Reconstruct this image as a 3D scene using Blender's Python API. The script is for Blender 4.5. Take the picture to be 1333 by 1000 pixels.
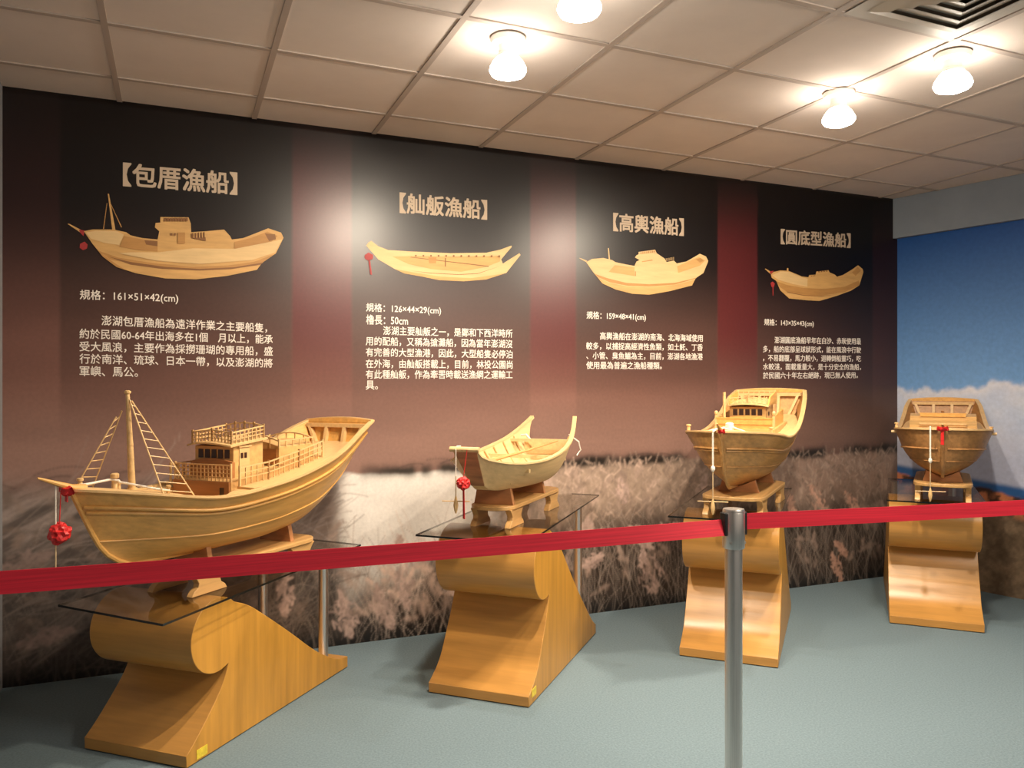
import bpy, bmesh, math, random
import numpy as np
from mathutils import Vector, Matrix

sc = bpy.context.scene
for o in list(bpy.data.objects):
    bpy.data.objects.remove(o)
C = sc.collection
R = math.radians
rnd = random.Random(7)

# ------------------------------------------------------------------ camera
FPX, CX, CY, EYE, YAW = 1031.0, 666.5, 504.0, 1.35, R(23.0)
SN, CS = math.sin(YAW), math.cos(YAW)
cd = bpy.data.cameras.new('camera')
cam = bpy.data.objects.new('camera', cd); C.objects.link(cam)
cam.location = (0, 0, EYE); cam.rotation_euler = (R(90), 0, -YAW)
cd.sensor_width = 36.0; cd.lens = FPX / 1333 * 36.0
cd.shift_y = 4.0 / 1333; cd.clip_start = 0.05
sc.camera = cam

# ------------------------------------------------------------------ world, exposure
w = bpy.data.worlds.new('world'); sc.world = w; w.use_nodes = True
w.node_tree.nodes['Background'].inputs[0].default_value = (1.0, 0.85, 0.73, 1)
w.node_tree.nodes['Background'].inputs[1].default_value = 0.33
sc.view_settings.view_transform = 'Standard'; sc.view_settings.look = 'None'
sc.view_settings.gamma = 1.0; sc.view_settings.use_curve_mapping = False
sc.view_settings.exposure = 0.12

# ------------------------------------------------------------------ room light
def area(name, loc, aim, size, power, col):
    l = bpy.data.lights.new(name, 'AREA'); l.energy = power; l.size = size; l.color = col
    o = bpy.data.objects.new(name, l); C.objects.link(o); o.location = loc
    o.rotation_euler = (Vector(aim) - Vector(loc)).to_track_quat('-Z', 'Y').to_euler()
area('room_light', (2.3, 0.5, 2.62), (1.4, 2.6, 0.5), 0.9, 64, (1.0, 0.86, 0.70))
SPOT_W, SPOT_COL = 140, (1.0, 0.845, 0.66)

# ------------------------------------------------------------------ coordinates
WALL_Y, CEIL = 4.16, 2.70
def cw(xc, z, h=0.0):                     # right / ahead of the eye -> room
    return Vector((xc * CS + z * SN, -xc * SN + z * CS, h))
def wallx(px):
    return WALL_Y * math.tan(math.atan((px - CX) / FPX) + YAW)
def wallpt(px, py):                       # a photo point measured on the long wall
    X = wallx(px); z = X * SN + WALL_Y * CS
    return X, EYE + (CY - py) / FPX * z
CORNER_X = wallx(1168.5)
RW_A = R(13.0)                            # the blue wall meets the long wall slightly obtusely
RW_D = Vector((math.sin(RW_A), -math.cos(RW_A), 0))
RW_N = Vector((-RW_D.y * -1, RW_D.x, 0)).normalized()
if RW_N.x > 0: RW_N = -RW_N
def rwallpt(px, py):                      # a photo point measured on the blue wall -> (along, height)
    a = math.atan((px - CX) / FPX) + YAW
    dx, dy = math.sin(a), math.cos(a)
    # t*(dx,dy) = corner + d*RW_D
    det = dx * -RW_D.y + dy * RW_D.x
    t = (CORNER_X * -RW_D.y + WALL_Y * RW_D.x) / det
    p = Vector((t * dx, t * dy, 0))
    d = (p - Vector((CORNER_X, WALL_Y, 0))).dot(RW_D)
    z = p.x * SN + p.y * CS
    return d, EYE + (CY - py) / FPX * z

# ------------------------------------------------------------------ materials
def mat(name, col, rough=0.5, metal=0.0, noise=None, var=0.25, spec=0.5, bump=0.0, coat=0.0, emit=0.0):
    m = bpy.data.materials.new(name); m.use_nodes = True
    nt = m.node_tree; b = nt.nodes['Principled BSDF']
    b.inputs['Base Color'].default_value = (*col, 1); b.inputs['Roughness'].default_value = rough
    b.inputs['Metallic'].default_value = metal; b.inputs['Specular IOR Level'].default_value = spec
    b.inputs['Coat Weight'].default_value = coat; b.inputs['Coat Roughness'].default_value = 0.15
    if emit:
        b.inputs['Emission Color'].default_value = (*col, 1); b.inputs['Emission Strength'].default_value = emit
    if noise:
        tc = nt.nodes.new('ShaderNodeTexCoord'); mp = nt.nodes.new('ShaderNodeMapping')
        nz = nt.nodes.new('ShaderNodeTexNoise'); cr = nt.nodes.new('ShaderNodeValToRGB')
        mp.inputs['Scale'].default_value = noise
        nz.inputs['Scale'].default_value = 1.0; nz.inputs['Detail'].default_value = 6; nz.inputs['Roughness'].default_value = 0.6
        nt.links.new(tc.outputs['Object'], mp.inputs[0]); nt.links.new(mp.outputs[0], nz.inputs['Vector'])
        e = cr.color_ramp.elements
        e[0].position = 0.3; e[1].position = 0.7
        e[0].color = (*[c * (1 - var) for c in col], 1); e[1].color = (*[min(1, c * (1 + var)) for c in col], 1)
        nt.links.new(nz.outputs['Fac'], cr.inputs[0]); nt.links.new(cr.outputs[0], b.inputs['Base Color'])
        if bump:
            bp = nt.nodes.new('ShaderNodeBump'); bp.inputs['Strength'].default_value = bump; bp.inputs['Distance'].default_value = 0.004
            nt.links.new(nz.outputs['Fac'], bp.inputs['Height']); nt.links.new(bp.outputs[0], b.inputs['Normal'])
    return m
M = {}
M['boat'] = mat('boat_wood', (0.66, 0.355, 0.095), 0.42, noise=(2.2, 46, 46), var=0.16)
M['boat3'] = mat('brown_boat_wood', (0.50, 0.265, 0.085), 0.42, noise=(2.2, 46, 46), var=0.25)
M['boat4'] = mat('dark_boat_wood', (0.40, 0.20, 0.07), 0.42, noise=(2.2, 46, 46), var=0.25)
M['boat_end'] = mat('boat_wood_cross', (0.58, 0.35, 0.13), 0.45, noise=(46, 3, 46), var=0.16)
M['deckw'] = mat('deck_wood', (0.66, 0.43, 0.19), 0.45, noise=(2.5, 60, 60), var=0.12)
M['pale'] = mat('pale_sampan_wood', (0.68, 0.48, 0.23), 0.45, noise=(2.2, 46, 46), var=0.12)
M['brownw'] = mat('reddish_panel_wood', (0.36, 0.155, 0.05), 0.45, noise=(30, 4, 30), var=0.2)
M['bench'] = mat('bench_wood', (0.52, 0.30, 0.11), 0.38, noise=(3, 40, 40), var=0.22)
M['cradle'] = mat('cradle_wood', (0.42, 0.19, 0.075), 0.4, noise=(40, 6, 22), var=0.3)
M['side'] = mat('plinth_side_veneer', (0.56, 0.275, 0.042), 0.36, noise=(26, 26, 1.6), var=0.17)
M['wrap'] = mat('plinth_wrap_veneer', (0.55, 0.275, 0.068), 0.3, noise=(24, 1.6, 24), var=0.17)
M['dark'] = mat('dark_base', (0.02, 0.018, 0.016), 0.6)
M['hole'] = mat('dark_window', (0.035, 0.012, 0.008), 0.4)
M['steel'] = mat('brushed_steel', (0.76, 0.73, 0.69), 0.36, 1.0, noise=(300, 300, 3), var=0.12)
M['black'] = mat('black_plastic', (0.012, 0.012, 0.013), 0.4)
M['belt'] = mat('red_belt_webbing', (0.74, 0.018, 0.045), 0.6, noise=(3, 3, 160), var=0.2)
M['red'] = mat('red_ribbon', (0.55, 0.012, 0.012), 0.5, noise=(40, 40, 40), var=0.3)
M['rope'] = mat('white_rope', (0.78, 0.72, 0.62), 0.7, noise=(200, 200, 200), var=0.15)
M['cord'] = mat('tan_cord', (0.50, 0.36, 0.2), 0.7)
M['yellow'] = mat('yellow_sticker', (0.80, 0.62, 0.05), 0.5, noise=(60, 60, 60), var=0.2)
M['floor'] = mat('carpet', (0.165, 0.228, 0.262), 0.95, noise=(120, 120, 120), var=0.16, spec=0.1, bump=0.25)
M['tile'] = mat('ceiling_tile', (0.72, 0.635, 0.575), 0.9, noise=(6, 6, 6), var=0.03, spec=0.1)
M['tbar'] = mat('ceiling_bar', (0.46, 0.385, 0.335), 0.6)
M['wallp'] = mat('painted_wall', (0.22, 0.22, 0.23), 0.8, noise=(4, 4, 4), var=0.05)
M['soffit'] = mat('grey_blue_paint', (0.24, 0.285, 0.34), 0.8, noise=(5, 5, 5), var=0.06)
M['white'] = mat('white_lamp_housing', (0.72, 0.68, 0.64), 0.4)
M['duct'] = mat('vent_interior', (0.20, 0.16, 0.12), 0.8)
M['vent'] = mat('vent_metal', (0.50, 0.46, 0.40), 0.5)
M['bulb'] = mat('lit_bulb', (1.0, 0.90, 0.76), 0.4, emit=34)
M['text'] = mat('printed_white', (0.76, 0.70, 0.63), 0.6)
M['head'] = mat('printed_beige', (0.50, 0.39, 0.28), 0.6)
M['pic1'] = mat('printed_wood_light', (0.52, 0.30, 0.10), 0.6, noise=(6, 6, 40), var=0.15)
M['pic2'] = mat('printed_wood_mid', (0.40, 0.20, 0.055), 0.6, noise=(6, 6, 40), var=0.15)
M['pic3'] = mat('printed_wood_dark', (0.20, 0.085, 0.025), 0.6)
M['pic4'] = mat('printed_pale_wood', (0.60, 0.41, 0.19), 0.6, noise=(6, 6, 40), var=0.1)
M['picr'] = mat('printed_red', (0.30, 0.02, 0.02), 0.6)

def glass_mat():
    m = bpy.data.materials.new('grey_glass'); m.use_nodes = True; nt = m.node_tree
    for n in list(nt.nodes): nt.nodes.remove(n)
    out = nt.nodes.new('ShaderNodeOutputMaterial'); mx = nt.nodes.new('ShaderNodeMixShader')
    tr = nt.nodes.new('ShaderNodeBsdfTransparent'); gl = nt.nodes.new('ShaderNodeBsdfGlossy'); fr = nt.nodes.new('ShaderNodeFresnel')
    tr.inputs[0].default_value = (0.84, 0.83, 0.80, 1); gl.inputs['Roughness'].default_value = 0.02
    fr.inputs[0].default_value = 1.55
    ge = nt.nodes.new('ShaderNodeNewGeometry'); mm = nt.nodes.new('ShaderNodeMath'); mm.operation = 'SUBTRACT'; mm.inputs[0].default_value = 1.0
    nt.links.new(ge.outputs['Backfacing'], mm.inputs[1]); mu = nt.nodes.new('ShaderNodeMath'); mu.operation = 'MULTIPLY'
    nt.links.new(fr.outputs[0], mu.inputs[0]); nt.links.new(mm.outputs[0], mu.inputs[1])
    nt.links.new(mu.outputs[0], mx.inputs[0]); nt.links.new(tr.outputs[0], mx.inputs[1]); nt.links.new(gl.outputs[0], mx.inputs[2])
    nt.links.new(mx.outputs[0], out.inputs[0])
    return m
M['glass'] = glass_mat()
M['gedge'] = mat('glass_edge', (0.008, 0.011, 0.011), 0.1)

def print_mat(name, rough, fine):
    m = bpy.data.materials.new(name); m.use_nodes = True; nt = m.node_tree; b = nt.nodes['Principled BSDF']
    at = nt.nodes.new('ShaderNodeAttribute'); at.attribute_name = 'Col'
    tc = nt.nodes.new('ShaderNodeTexCoord'); nz = nt.nodes.new('ShaderNodeTexNoise')
    nz.inputs['Scale'].default_value = fine; nz.inputs['Detail'].default_value = 5
    mr = nt.nodes.new('ShaderNodeMapRange'); mr.inputs[1].default_value = 0.25; mr.inputs[2].default_value = 0.75
    mr.inputs[3].default_value = 0.92; mr.inputs[4].default_value = 1.08
    mx = nt.nodes.new('ShaderNodeVectorMath'); mx.operation = 'SCALE'
    nt.links.new(tc.outputs['Object'], nz.inputs['Vector']); nt.links.new(nz.outputs['Fac'], mr.inputs[0])
    nt.links.new(at.outputs['Color'], mx.inputs[0]); nt.links.new(mr.outputs[0], mx.inputs['Scale'])
    nt.links.new(mx.outputs[0], b.inputs['Base Color'])
    b.inputs['Roughness'].default_value = rough; b.inputs['Specular IOR Level'].default_value = 0.4
    return m

# ------------------------------------------------------------------ mesh builder
class MB:
    def __init__(s): s.v, s.f, s.m = [], [], []
    def add(s, vs, fs, mi=0):
        b = len(s.v); s.v += [tuple(v) for v in vs]
        s.f += [tuple(i + b for i in f) for f in fs]; s.m += [mi] * len(fs)
    def box(s, lo, hi, mi=0):
        (a, b, c), (d, e, f) = lo, hi
        s.add([(a, b, c), (d, b, c), (d, e, c), (a, e, c), (a, b, f), (d, b, f), (d, e, f), (a, e, f)],
              [(0, 3, 2, 1), (4, 5, 6, 7), (0, 1, 5, 4), (1, 2, 6, 5), (2, 3, 7, 6), (3, 0, 4, 7)], mi)
    def hexa(s, p, mi=0):                 # 8 corners: bottom 4, top 4
        s.add(p, [(0, 3, 2, 1), (4, 5, 6, 7), (0, 1, 5, 4), (1, 2, 6, 5), (2, 3, 7, 6), (3, 0, 4, 7)], mi)
    def tube(s, pts, r, n=8, mi=0, flat=1.0):
        pts = [Vector(p) for p in pts]; rs = r if isinstance(r, (list, tuple)) else [r] * len(pts)
        vs, fs = [], []
        for i, p in enumerate(pts):
            t = (pts[min(i + 1, len(pts) - 1)] - pts[max(i - 1, 0)]).normalized()
            up = Vector((0, 0, 1)) if abs(t.z) < 0.95 else Vector((1, 0, 0))
            a = t.cross(up).normalized(); b = a.cross(t)
            for k in range(n):
                q = 2 * math.pi * k / n
                vs.append(p + (a * math.cos(q) + b * math.sin(q) * flat) * rs[i])
        for i in range(len(pts) - 1):
            for k in range(n):
                fs.append((i * n + k, i * n + (k + 1) % n, (i + 1) * n + (k + 1) % n, (i + 1) * n + k))
        fs.append(tuple(range(n))[::-1]); fs.append(tuple((len(pts) - 1) * n + k for k in range(n)))
        s.add(vs, fs, mi)
    def sweep(s, pts, wd, ht, mi=0):      # flat rectangular section, kept upright
        pts = [Vector(p) for p in pts]; vs, fs = [], []
        for i, p in enumerate(pts):
            t = pts[min(i + 1, len(pts) - 1)] - pts[max(i - 1, 0)]; t.z = 0
            if t.length < 1e-6: t = Vector((1, 0, 0))
            t.normalize(); a = Vector((-t.y, t.x, 0)) * wd / 2; u = Vector((0, 0, ht / 2))
            vs += [p - a - u, p + a - u, p + a + u, p - a + u]
        for i in range(len(pts) - 1):
            for k in range(4):
                fs.append((i * 4 + k, i * 4 + (k + 1) % 4, i * 4 + 4 + (k + 1) % 4, i * 4 + 4 + k))
        fs += [(0, 3, 2, 1), tuple((len(pts) - 1) * 4 + k for k in range(4))]
        s.add(vs, fs, mi)
    def lathe(s, prof, c=(0, 0, 0), n=20, mi=0):
        vs, fs = [], []
        for r, z in prof:
            for k in range(n):
                q = 2 * math.pi * k / n
                vs.append((c[0] + r * math.cos(q), c[1] + r * math.sin(q), c[2] + z))
        for i in range(len(prof) - 1):
            for k in range(n):
                fs.append((i * n + k, i * n + (k + 1) % n, (i + 1) * n + (k + 1) % n, (i + 1) * n + k))
        fs.append(tuple(range(n))[::-1]); fs.append(tuple((len(prof) - 1) * n + k for k in range(n)))
        s.add(vs, fs, mi)
    def prism(s, poly, y0, y1, axis='y', mi=0, cap=None):
        cap = mi if cap is None else cap; n = len(poly)
        def P(a, b, y): return (a, y, b) if axis == 'y' else ((y, a, b) if axis == 'x' else (a, b, y))
        vs = [P(a, b, y0) for a, b in poly] + [P(a, b, y1) for a, b in poly]
        s.add(vs, [(i, (i + 1) % n, n + (i + 1) % n, n + i) for i in range(n)], mi)
        b = len(s.v) - 2 * n
        s.f += [tuple(b + i for i in range(n))[::-1], tuple(b + n + i for i in range(n))]; s.m += [cap, cap]
    def build(s, name, m, parent=None, smooth=35, loc=None, bevel=0):
        me = bpy.data.meshes.new(name); me.from_pydata(s.v, [], s.f)
        for x in (m if isinstance(m, (list, tuple)) else [m]): me.materials.append(x)
        me.polygons.foreach_set('material_index', s.m)
        bm = bmesh.new(); bm.from_mesh(me); bmesh.ops.recalc_face_normals(bm, faces=bm.faces)
        bm.to_mesh(me); bm.free()
        me.shade_smooth(); me.set_sharp_from_angle(angle=R(smooth))
        o = bpy.data.objects.new(name, me); C.objects.link(o)
        if parent: o.parent = parent
        if loc: o.location = loc
        if bevel:
            bv = o.modifiers.new('bevel', 'BEVEL'); bv.width = bevel; bv.segments = 2; bv.limit_method = 'ANGLE'; bv.angle_limit = R(40)
        return o
def tag(o, label=None, cat=None, group=None, kind=None):
    if label: o['label'] = label
    if cat: o['category'] = cat
    if group: o['group'] = group
    if kind: o['kind'] = kind
    return o
def empty(name, loc, rz=0.0):
    o = bpy.data.objects.new(name, None); C.objects.link(o); o.empty_display_size = 0.1
    o.location = loc; o.rotation_euler = (0, 0, rz); return o
def heading(theta): return math.pi / 2 - (R(theta) + YAW)     # local +x points `theta` degrees right of the view
def curve(xs, ys):                        # smooth interpolation through a table
    xs = np.array(xs, float); ys = np.array(ys, float)
    d = np.gradient(ys, xs)
    def f(x):
        x = np.clip(x, xs[0], xs[-1]); i = int(np.clip(np.searchsorted(xs, x) - 1, 0, len(xs) - 2))
        h = xs[i + 1] - xs[i]; t = (x - xs[i]) / h
        return float((2*t**3 - 3*t*t + 1) * ys[i] + (t**3 - 2*t*t + t) * h * d[i] + (3*t*t - 2*t**3) * ys[i+1] + (t**3 - t*t) * h * d[i+1])
    return f
def cat_rom(pts, n=6):
    out = []
    P = [Vector(p) for p in pts]
    for i in range(len(P) - 1):
        a, b, c, d = P[max(i-1, 0)], P[i], P[i+1], P[min(i+2, len(P)-1)]
        for k in range(n):
            t = k / n
            out.append(0.5 * ((2*b) + (c-a)*t + (2*a-5*b+4*c-d)*t*t + (3*b-a-3*c+d)*t**3))
    out.append(P[-1]); return out

# ================================================================== SETTING
X0, X1, Y0 = wallx(3.2), 7.2, -2.2
def struct(mb, name, m, **k):
    return tag(mb.build(name, m, **k), kind='structure')
b = MB(); b.box((X0 - 0.1, Y0, -0.1), (X1, WALL_Y + 0.15, 0)); struct(b, 'floor', M['floor'])
b = MB(); b.box((X0 - 0.1, Y0, CEIL), (X1, WALL_Y + 0.15, CEIL + 0.1)); struct(b, 'ceiling', M['tile'])
b = MB(); b.box((X0 - 0.1, WALL_Y + 0.012, 0), (CORNER_X + 0.3, WALL_Y + 0.12, CEIL)); struct(b, 'wall_back', M['wallp'])
b = MB(); b.box((X0 - 0.1, Y0, 0), (X0, WALL_Y + 0.012, CEIL)); struct(b, 'wall_left', M['wallp'])
# ceiling suspension bars
b = MB()
for k in range(-1, 14):
    x = -0.244 + 0.606 * k
    if X0 < x < X1: b.box((x - 0.012, Y0, CEIL - 0.006), (x + 0.012, WALL_Y, CEIL + 0.001))
for k in range(0, 11):
    y = 3.85 - 0.563 * k
    if y > Y0: b.box((X0, y - 0.012, CEIL - 0.0055), (X1, y + 0.012, CEIL + 0.001))
struct(b, 'trim_1', M['tbar'])

# ---- blue wall on the right
def rw(d, off, z):                        # along the blue wall, out from it, up
    p = Vector((CORNER_X, WALL_Y, 0)) + RW_D * d + RW_N * off
    return (p.x, p.y, z)
RWL = 4.6
MUR_TOP = 2.415
b = MB(); b.hexa([rw(-0.05, 0, 0), rw(RWL, 0, 0), rw(RWL, -0.1, 0), rw(-0.05, -0.1, 0),
                  rw(-0.05, 0, CEIL), rw(RWL, 0, CEIL), rw(RWL, -0.1, CEIL), rw(-0.05, -0.1, CEIL)])
struct(b, 'wall_right', M['soffit'])
b = MB(); b.hexa([rw(-0.02, 0.001, MUR_TOP), rw(RWL, 0.001, MUR_TOP), rw(RWL, 0.05, MUR_TOP), rw(0.0, 0.05, MUR_TOP),
                  rw(-0.02, 0.001, CEIL - 0.001), rw(RWL, 0.001, CEIL - 0.001), rw(RWL, 0.05, CEIL - 0.001), rw(0.0, 0.05, CEIL - 0.001)])
struct(b, 'trim_2', M['soffit'])

# ================================================================== PRINTED MURALS
rng = np.random.default_rng(3)
def vnoise(u, v, seed):
    r = np.random.default_rng(seed); g = r.random((128, 128))
    iu, iv = np.floor(u).astype(int), np.floor(v).astype(int); fu, fv = u - iu, v - iv
    fu = fu*fu*(3-2*fu); fv = fv*fv*(3-2*fv)
    a = g[iu % 128, iv % 128]; bq = g[(iu+1) % 128, iv % 128]; c = g[iu % 128, (iv+1) % 128]; d = g[(iu+1) % 128, (iv+1) % 128]
    return (a*(1-fu)+bq*fu)*(1-fv) + (c*(1-fu)+d*fu)*fv
def fbm(u, v, seed, o=4):
    s = np.zeros_like(u); a = 0.5
    for k in range(o): s += a * vnoise(u * 2**k, v * 2**k, seed + k); a *= 0.5
    return s / (1 - 0.5**o)
def sstep(a, b_, x):
    t = np.clip((x - a) / (b_ - a), 0, 1); return t*t*(3-2*t)
def mixc(c, col, a):
    return c * (1 - a[..., None]) + np.array(col)[None, None, :] * a[..., None]
def grid_print(name, us, vs, cols, pos, m, parent=None):
    nu, nv = len(us), len(vs)
    V = np.array([pos(u, v) for u in us for v in vs], dtype=np.float32)
    i, j = np.meshgrid(np.arange(nu - 1), np.arange(nv - 1), indexing='ij')
    q = (i * nv + j).ravel()
    F = np.stack([q, q + nv, q + nv + 1, q + 1], 1)
    me = bpy.data.meshes.new(name); me.from_pydata(V.tolist(), [], F.tolist())
    at = me.color_attributes.new('Col', 'FLOAT_COLOR', 'POINT')
    rgba = np.ones((nu * nv, 4), dtype=np.float32); rgba[:, :3] = np.clip(cols.reshape(-1, 3), 0, 1)
    at.data.foreach_set('color', rgba.ravel())
    me.materials.append(m); me.shade_smooth()
    o = bpy.data.objects.new(name, me); C.objects.link(o)
    if parent: o.parent = parent
    return o
def strokes(cols, us, vs, n, gen):        # soft printed reed stems and plumes
    du = us[1] - us[0]
    nu, nv = len(us), len(vs)
    for _ in range(n):
        pts, rad, col, al = gen()
        for (u, v), r_ in zip(pts, rad):
            i0, i1 = np.searchsorted(us, [u - 2*r_, u + 2*r_]); j0, j1 = np.searchsorted(vs, [v - 2*r_, v + 2*r_])
            if i1 <= i0 or j1 <= j0: continue
            U, Vv = np.meshgrid(us[i0:i1], vs[j0:j1], indexing='ij')
            a = np.exp(-((U - u)**2 + (Vv - v)**2) / (r_*r_)) * al
            cols[i0:i1, j0:j1] = cols[i0:i1, j0:j1] * (1 - a[..., None]) + np.array(col) * a[..., None]

mural = empty('wall_mural', (0, WALL_Y, 0))
tag(mural, 'dark brown printed wall mural with reeds, boat pictures and white Chinese text', 'mural')
us = np.arange(X0, CORNER_X + 0.002, 0.0055); us[-1] = CORNER_X
vs = np.concatenate([np.arange(0, 1.08, 0.0055), np.arange(1.08, CEIL, 0.03), [CEIL]])
U, V = np.meshgrid(us, vs, indexing='ij')
col = np.zeros(U.shape + (3,))
top = np.array([0.011, 0.007, 0.007]); mid = np.array([0.17, 0.082, 0.064]); low = np.array([0.25, 0.145, 0.115])
t1 = sstep(2.25, 1.30, V)[..., None]; t2 = sstep(1.45, 0.95, V)[..., None]
col = top * (1 - t1) + mid * t1; col = col * (1 - t2) + low * t2
# broad smoky streaks in the sky of the print
sm = fbm(U * 1.3 + 5, V * 7 + 2, 11); col *= (0.82 + 0.36 * sm)[..., None]
# panels: dark columns with dark red columns between
def colm(a, b_, e=0.012): return sstep(wallx(a) - e, wallx(a) + e, U) * sstep(wallx(b_) + e, wallx(b_) - e, U)
fade = sstep(1.15, 1.75, V)
for a, b_ in ((380, 458), (690, 750), (934, 986), (-30, 78), (1136, 1180)):
    k = 1.0 if a > 0 else 0.15
    if a == 1136: k = 0.4
    cc = colm(a, b_) * fade * k
    col = mixc(col, (0.085, 0.012, 0.013), cc * 0.85 * sstep(2.75, 2.2, V))
for a, b_ in ((78, 380), (458, 690), (750, 934), (986, 1136)):
    col *= (1 - 0.42 * colm(a, b_) * sstep(1.0, 1.6, V))[..., None]
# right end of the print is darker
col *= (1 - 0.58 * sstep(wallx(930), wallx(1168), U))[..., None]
# reed field
line = 0.885 + 0.035 * (fbm(U * 3, U * 0 + 1, 21) - 0.5) + 0.012 * fbm(U * 22, U * 0 + 4, 22)
ed = 0.012 + 0.10 * sstep(wallx(460), wallx(380), U); fld = sstep(line + ed, line - ed, V)
n1 = fbm(U * 5, V * 5, 31); n2 = fbm(U * 22, V * 18, 32)
reed = np.zeros_like(col); reed[...] = (0.17, 0.12, 0.095)
reed *= (0.45 + 1.1 * n1 * (0.5 + n2))[..., None]
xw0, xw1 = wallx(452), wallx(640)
mist_glow = sstep(xw0 - 0.10, xw0 + 0.03, U) * sstep(wallx(720), wallx(600), U) * sstep(0.0, 0.28, V + 0.20 * (n1 - 0.5) - 0.62 * np.clip(U - xw0, 0, 9))  # pale mist and reeds of the print, with the wall's bright glow painted in
reed = mixc(reed, (0.90, 0.86, 0.80), mist_glow * (0.62 + 0.38 * n1) * (0.55 + 0.45 * sstep(0.1, 0.5, V)))
pm = sstep(wallx(600), wallx(760), U) * sstep(wallx(1000), wallx(850), U) * sstep(0.45, 0.68, V)
reed = mixc(reed, (0.42, 0.31, 0.235), pm * 0.8 * (0.4 + n2))
pm = sstep(wallx(980), wallx(1040), U) * sstep(0.5, 0.7, V)
reed = mixc(reed, (0.30, 0.20, 0.155), pm * 0.8 * (0.4 + n2))
dk = sstep(0.66, 0.36, V + 0.25 * (n1 - 0.5)) * (1 - mist_glow)
reed = mixc(reed, (0.022, 0.018, 0.016), dk * 0.85)
lf = sstep(wallx(440), wallx(200), U)
stk = fbm((U + 0.75 * V) * 3 + 3, (V - 0.5 * U) * 16, 71)
reed = mixc(reed, (0.075, 0.062, 0.057), lf * 0.75)
reed = mixc(reed, (0.38, 0.30, 0.265), lf * sstep(0.42, 0.75, stk) * sstep(0.08, 0.5, V) * 0.75)
reed = mixc(reed, (0.010, 0.009, 0.009), sstep(0.10, 0.0, V) * 0.9)
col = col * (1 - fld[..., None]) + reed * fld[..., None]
# tree line
win = np.maximum(sstep(wallx(740), wallx(760), U) * sstep(wallx(905), wallx(890), U), sstep(wallx(1025), wallx(1040), U))
tl = np.exp(-((V - line - 0.012) / (0.022 + 0.02 * fbm(U * 9, U * 0 + 2, 41)))**2) * sstep(0.42, 0.56, fbm(U * 4, U * 0 + 7, 42) + 0.12 * sstep(wallx(600), wallx(900), U))
col = mixc(col, (0.03, 0.026, 0.022), tl * 0.97 * sstep(wallx(420), wallx(520), U))
col = mixc(col, (0.016, 0.013, 0.011), np.exp(-((V - line - 0.016) / (0.020 + 0.022 * fbm(U * 12, U * 0 + 2, 44)))**2) * win * 0.95 * sstep(0.3, 0.45, fbm(U * 7, U * 0 + 9, 45)))
def dens(px):                              # how pale the field's strokes are along the wall, palest in the painted glow
    return np.interp(px, [0, 200, 430, 520, 640, 760, 880, 980, 1168], [.42, .5, .75, 1.75, 1.15, 1.0, .95, .74, .66])
def px_of(X): return CX + FPX * math.tan(math.atan2(X, WALL_Y) - YAW)
def stem():
    u = rng.uniform(X0, CORNER_X); base = rng.uniform(-0.05, 0.35); L = rng.uniform(0.10, 0.40); lean = rng.normal(-0.10, 0.30)
    n = max(6, int(L / 0.009)); t = np.linspace(0, 1, n); bend = rng.normal(0, 0.10)
    pts = [(u + lean * L * a + bend * a * a, base + L * a) for a in t]
    c = np.array([0.42, 0.335, 0.28]) * rng.uniform(0.4, 1.15) * dens(px_of(u))
    return pts, [0.0042] * n, c, rng.uniform(0.15, 0.6)
strokes(col, us, vs, 1900, stem)
def plume():
    u = rng.uniform(X0, CORNER_X); v = rng.uniform(0.12, 0.84); L = rng.uniform(0.05, 0.15); an = rng.normal(1.9, 0.55)
    n = max(6, int(L / 0.008)); t = np.linspace(0, 1, n)
    if 445 < px_of(u) < 650: v = rng.uniform(0.08, 0.36)
    pts = [(u + L * a * math.cos(an) + rng.normal(0, 0.006), v + L * a * math.sin(an) - 0.3 * L * a * a + rng.normal(0, 0.005)) for a in t]
    rad = [0.006 + 0.010 * math.sin(math.pi * min(1, a + 0.08)) * rng.uniform(0.5, 1.3) for a in t]
    c = np.array([0.50, 0.36, 0.29]) * rng.uniform(0.5, 1.15) * dens(px_of(u))
    return pts, rad, c, rng.uniform(0.2, 0.5) * (0.6 + 0.8 * v)
strokes(col, us, vs, 420, plume)
def diag():                                # long wind-blown blades at the left end
    u = rng.uniform(X0, wallx(385)); v = rng.uniform(0.02, 0.75); L = rng.uniform(0.15, 0.5); an = rng.normal(0.6, 0.25)
    n = int(L / 0.009); t = np.linspace(0, 1, n); bd = rng.normal(-0.05, 0.08)
    pts = [(u + L * a * math.cos(an), v + L * a * math.sin(an) + bd * a * a) for a in t]
    c = np.array([0.36, 0.285, 0.25]) * rng.uniform(0.35, 1.2) * (0.5 + 0.6 * v)
    return pts, [0.005] * n, c, rng.uniform(0.15, 0.5)
strokes(col, us, vs, 650, diag)
BIG = [(525, 745, 95, 1.7, 26), (590, 715, 40, 0.6, 12), (845, 745, 60, 1.9, 24), (835, 700, 45, 2.4, 14), (868, 690, 40, 0.3, 10), (765, 690, 30, 1.6, 14), (772, 730, 30, 0.4, 10),
       (1090, 740, 40, 2.0, 9), (1068, 655, 60, 2.2, 12), (1110, 655, 40, 2.3, 9), (1095, 715, 26, 2.4, 7), (915, 640, 40, 1.4, 14), (500, 790, 60, 1.9, 18), (450, 800, 60, 1.8, 18),
       (640, 660, 40, 1.2, 12), (810, 640, 30, 1.8, 12), (1030, 660, 40, 1.9, 10), (30, 735, 70, 0.35, 20), (60, 830, 60, 0.2, 16), (372, 770, 60, 1.5, 14)]
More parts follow.
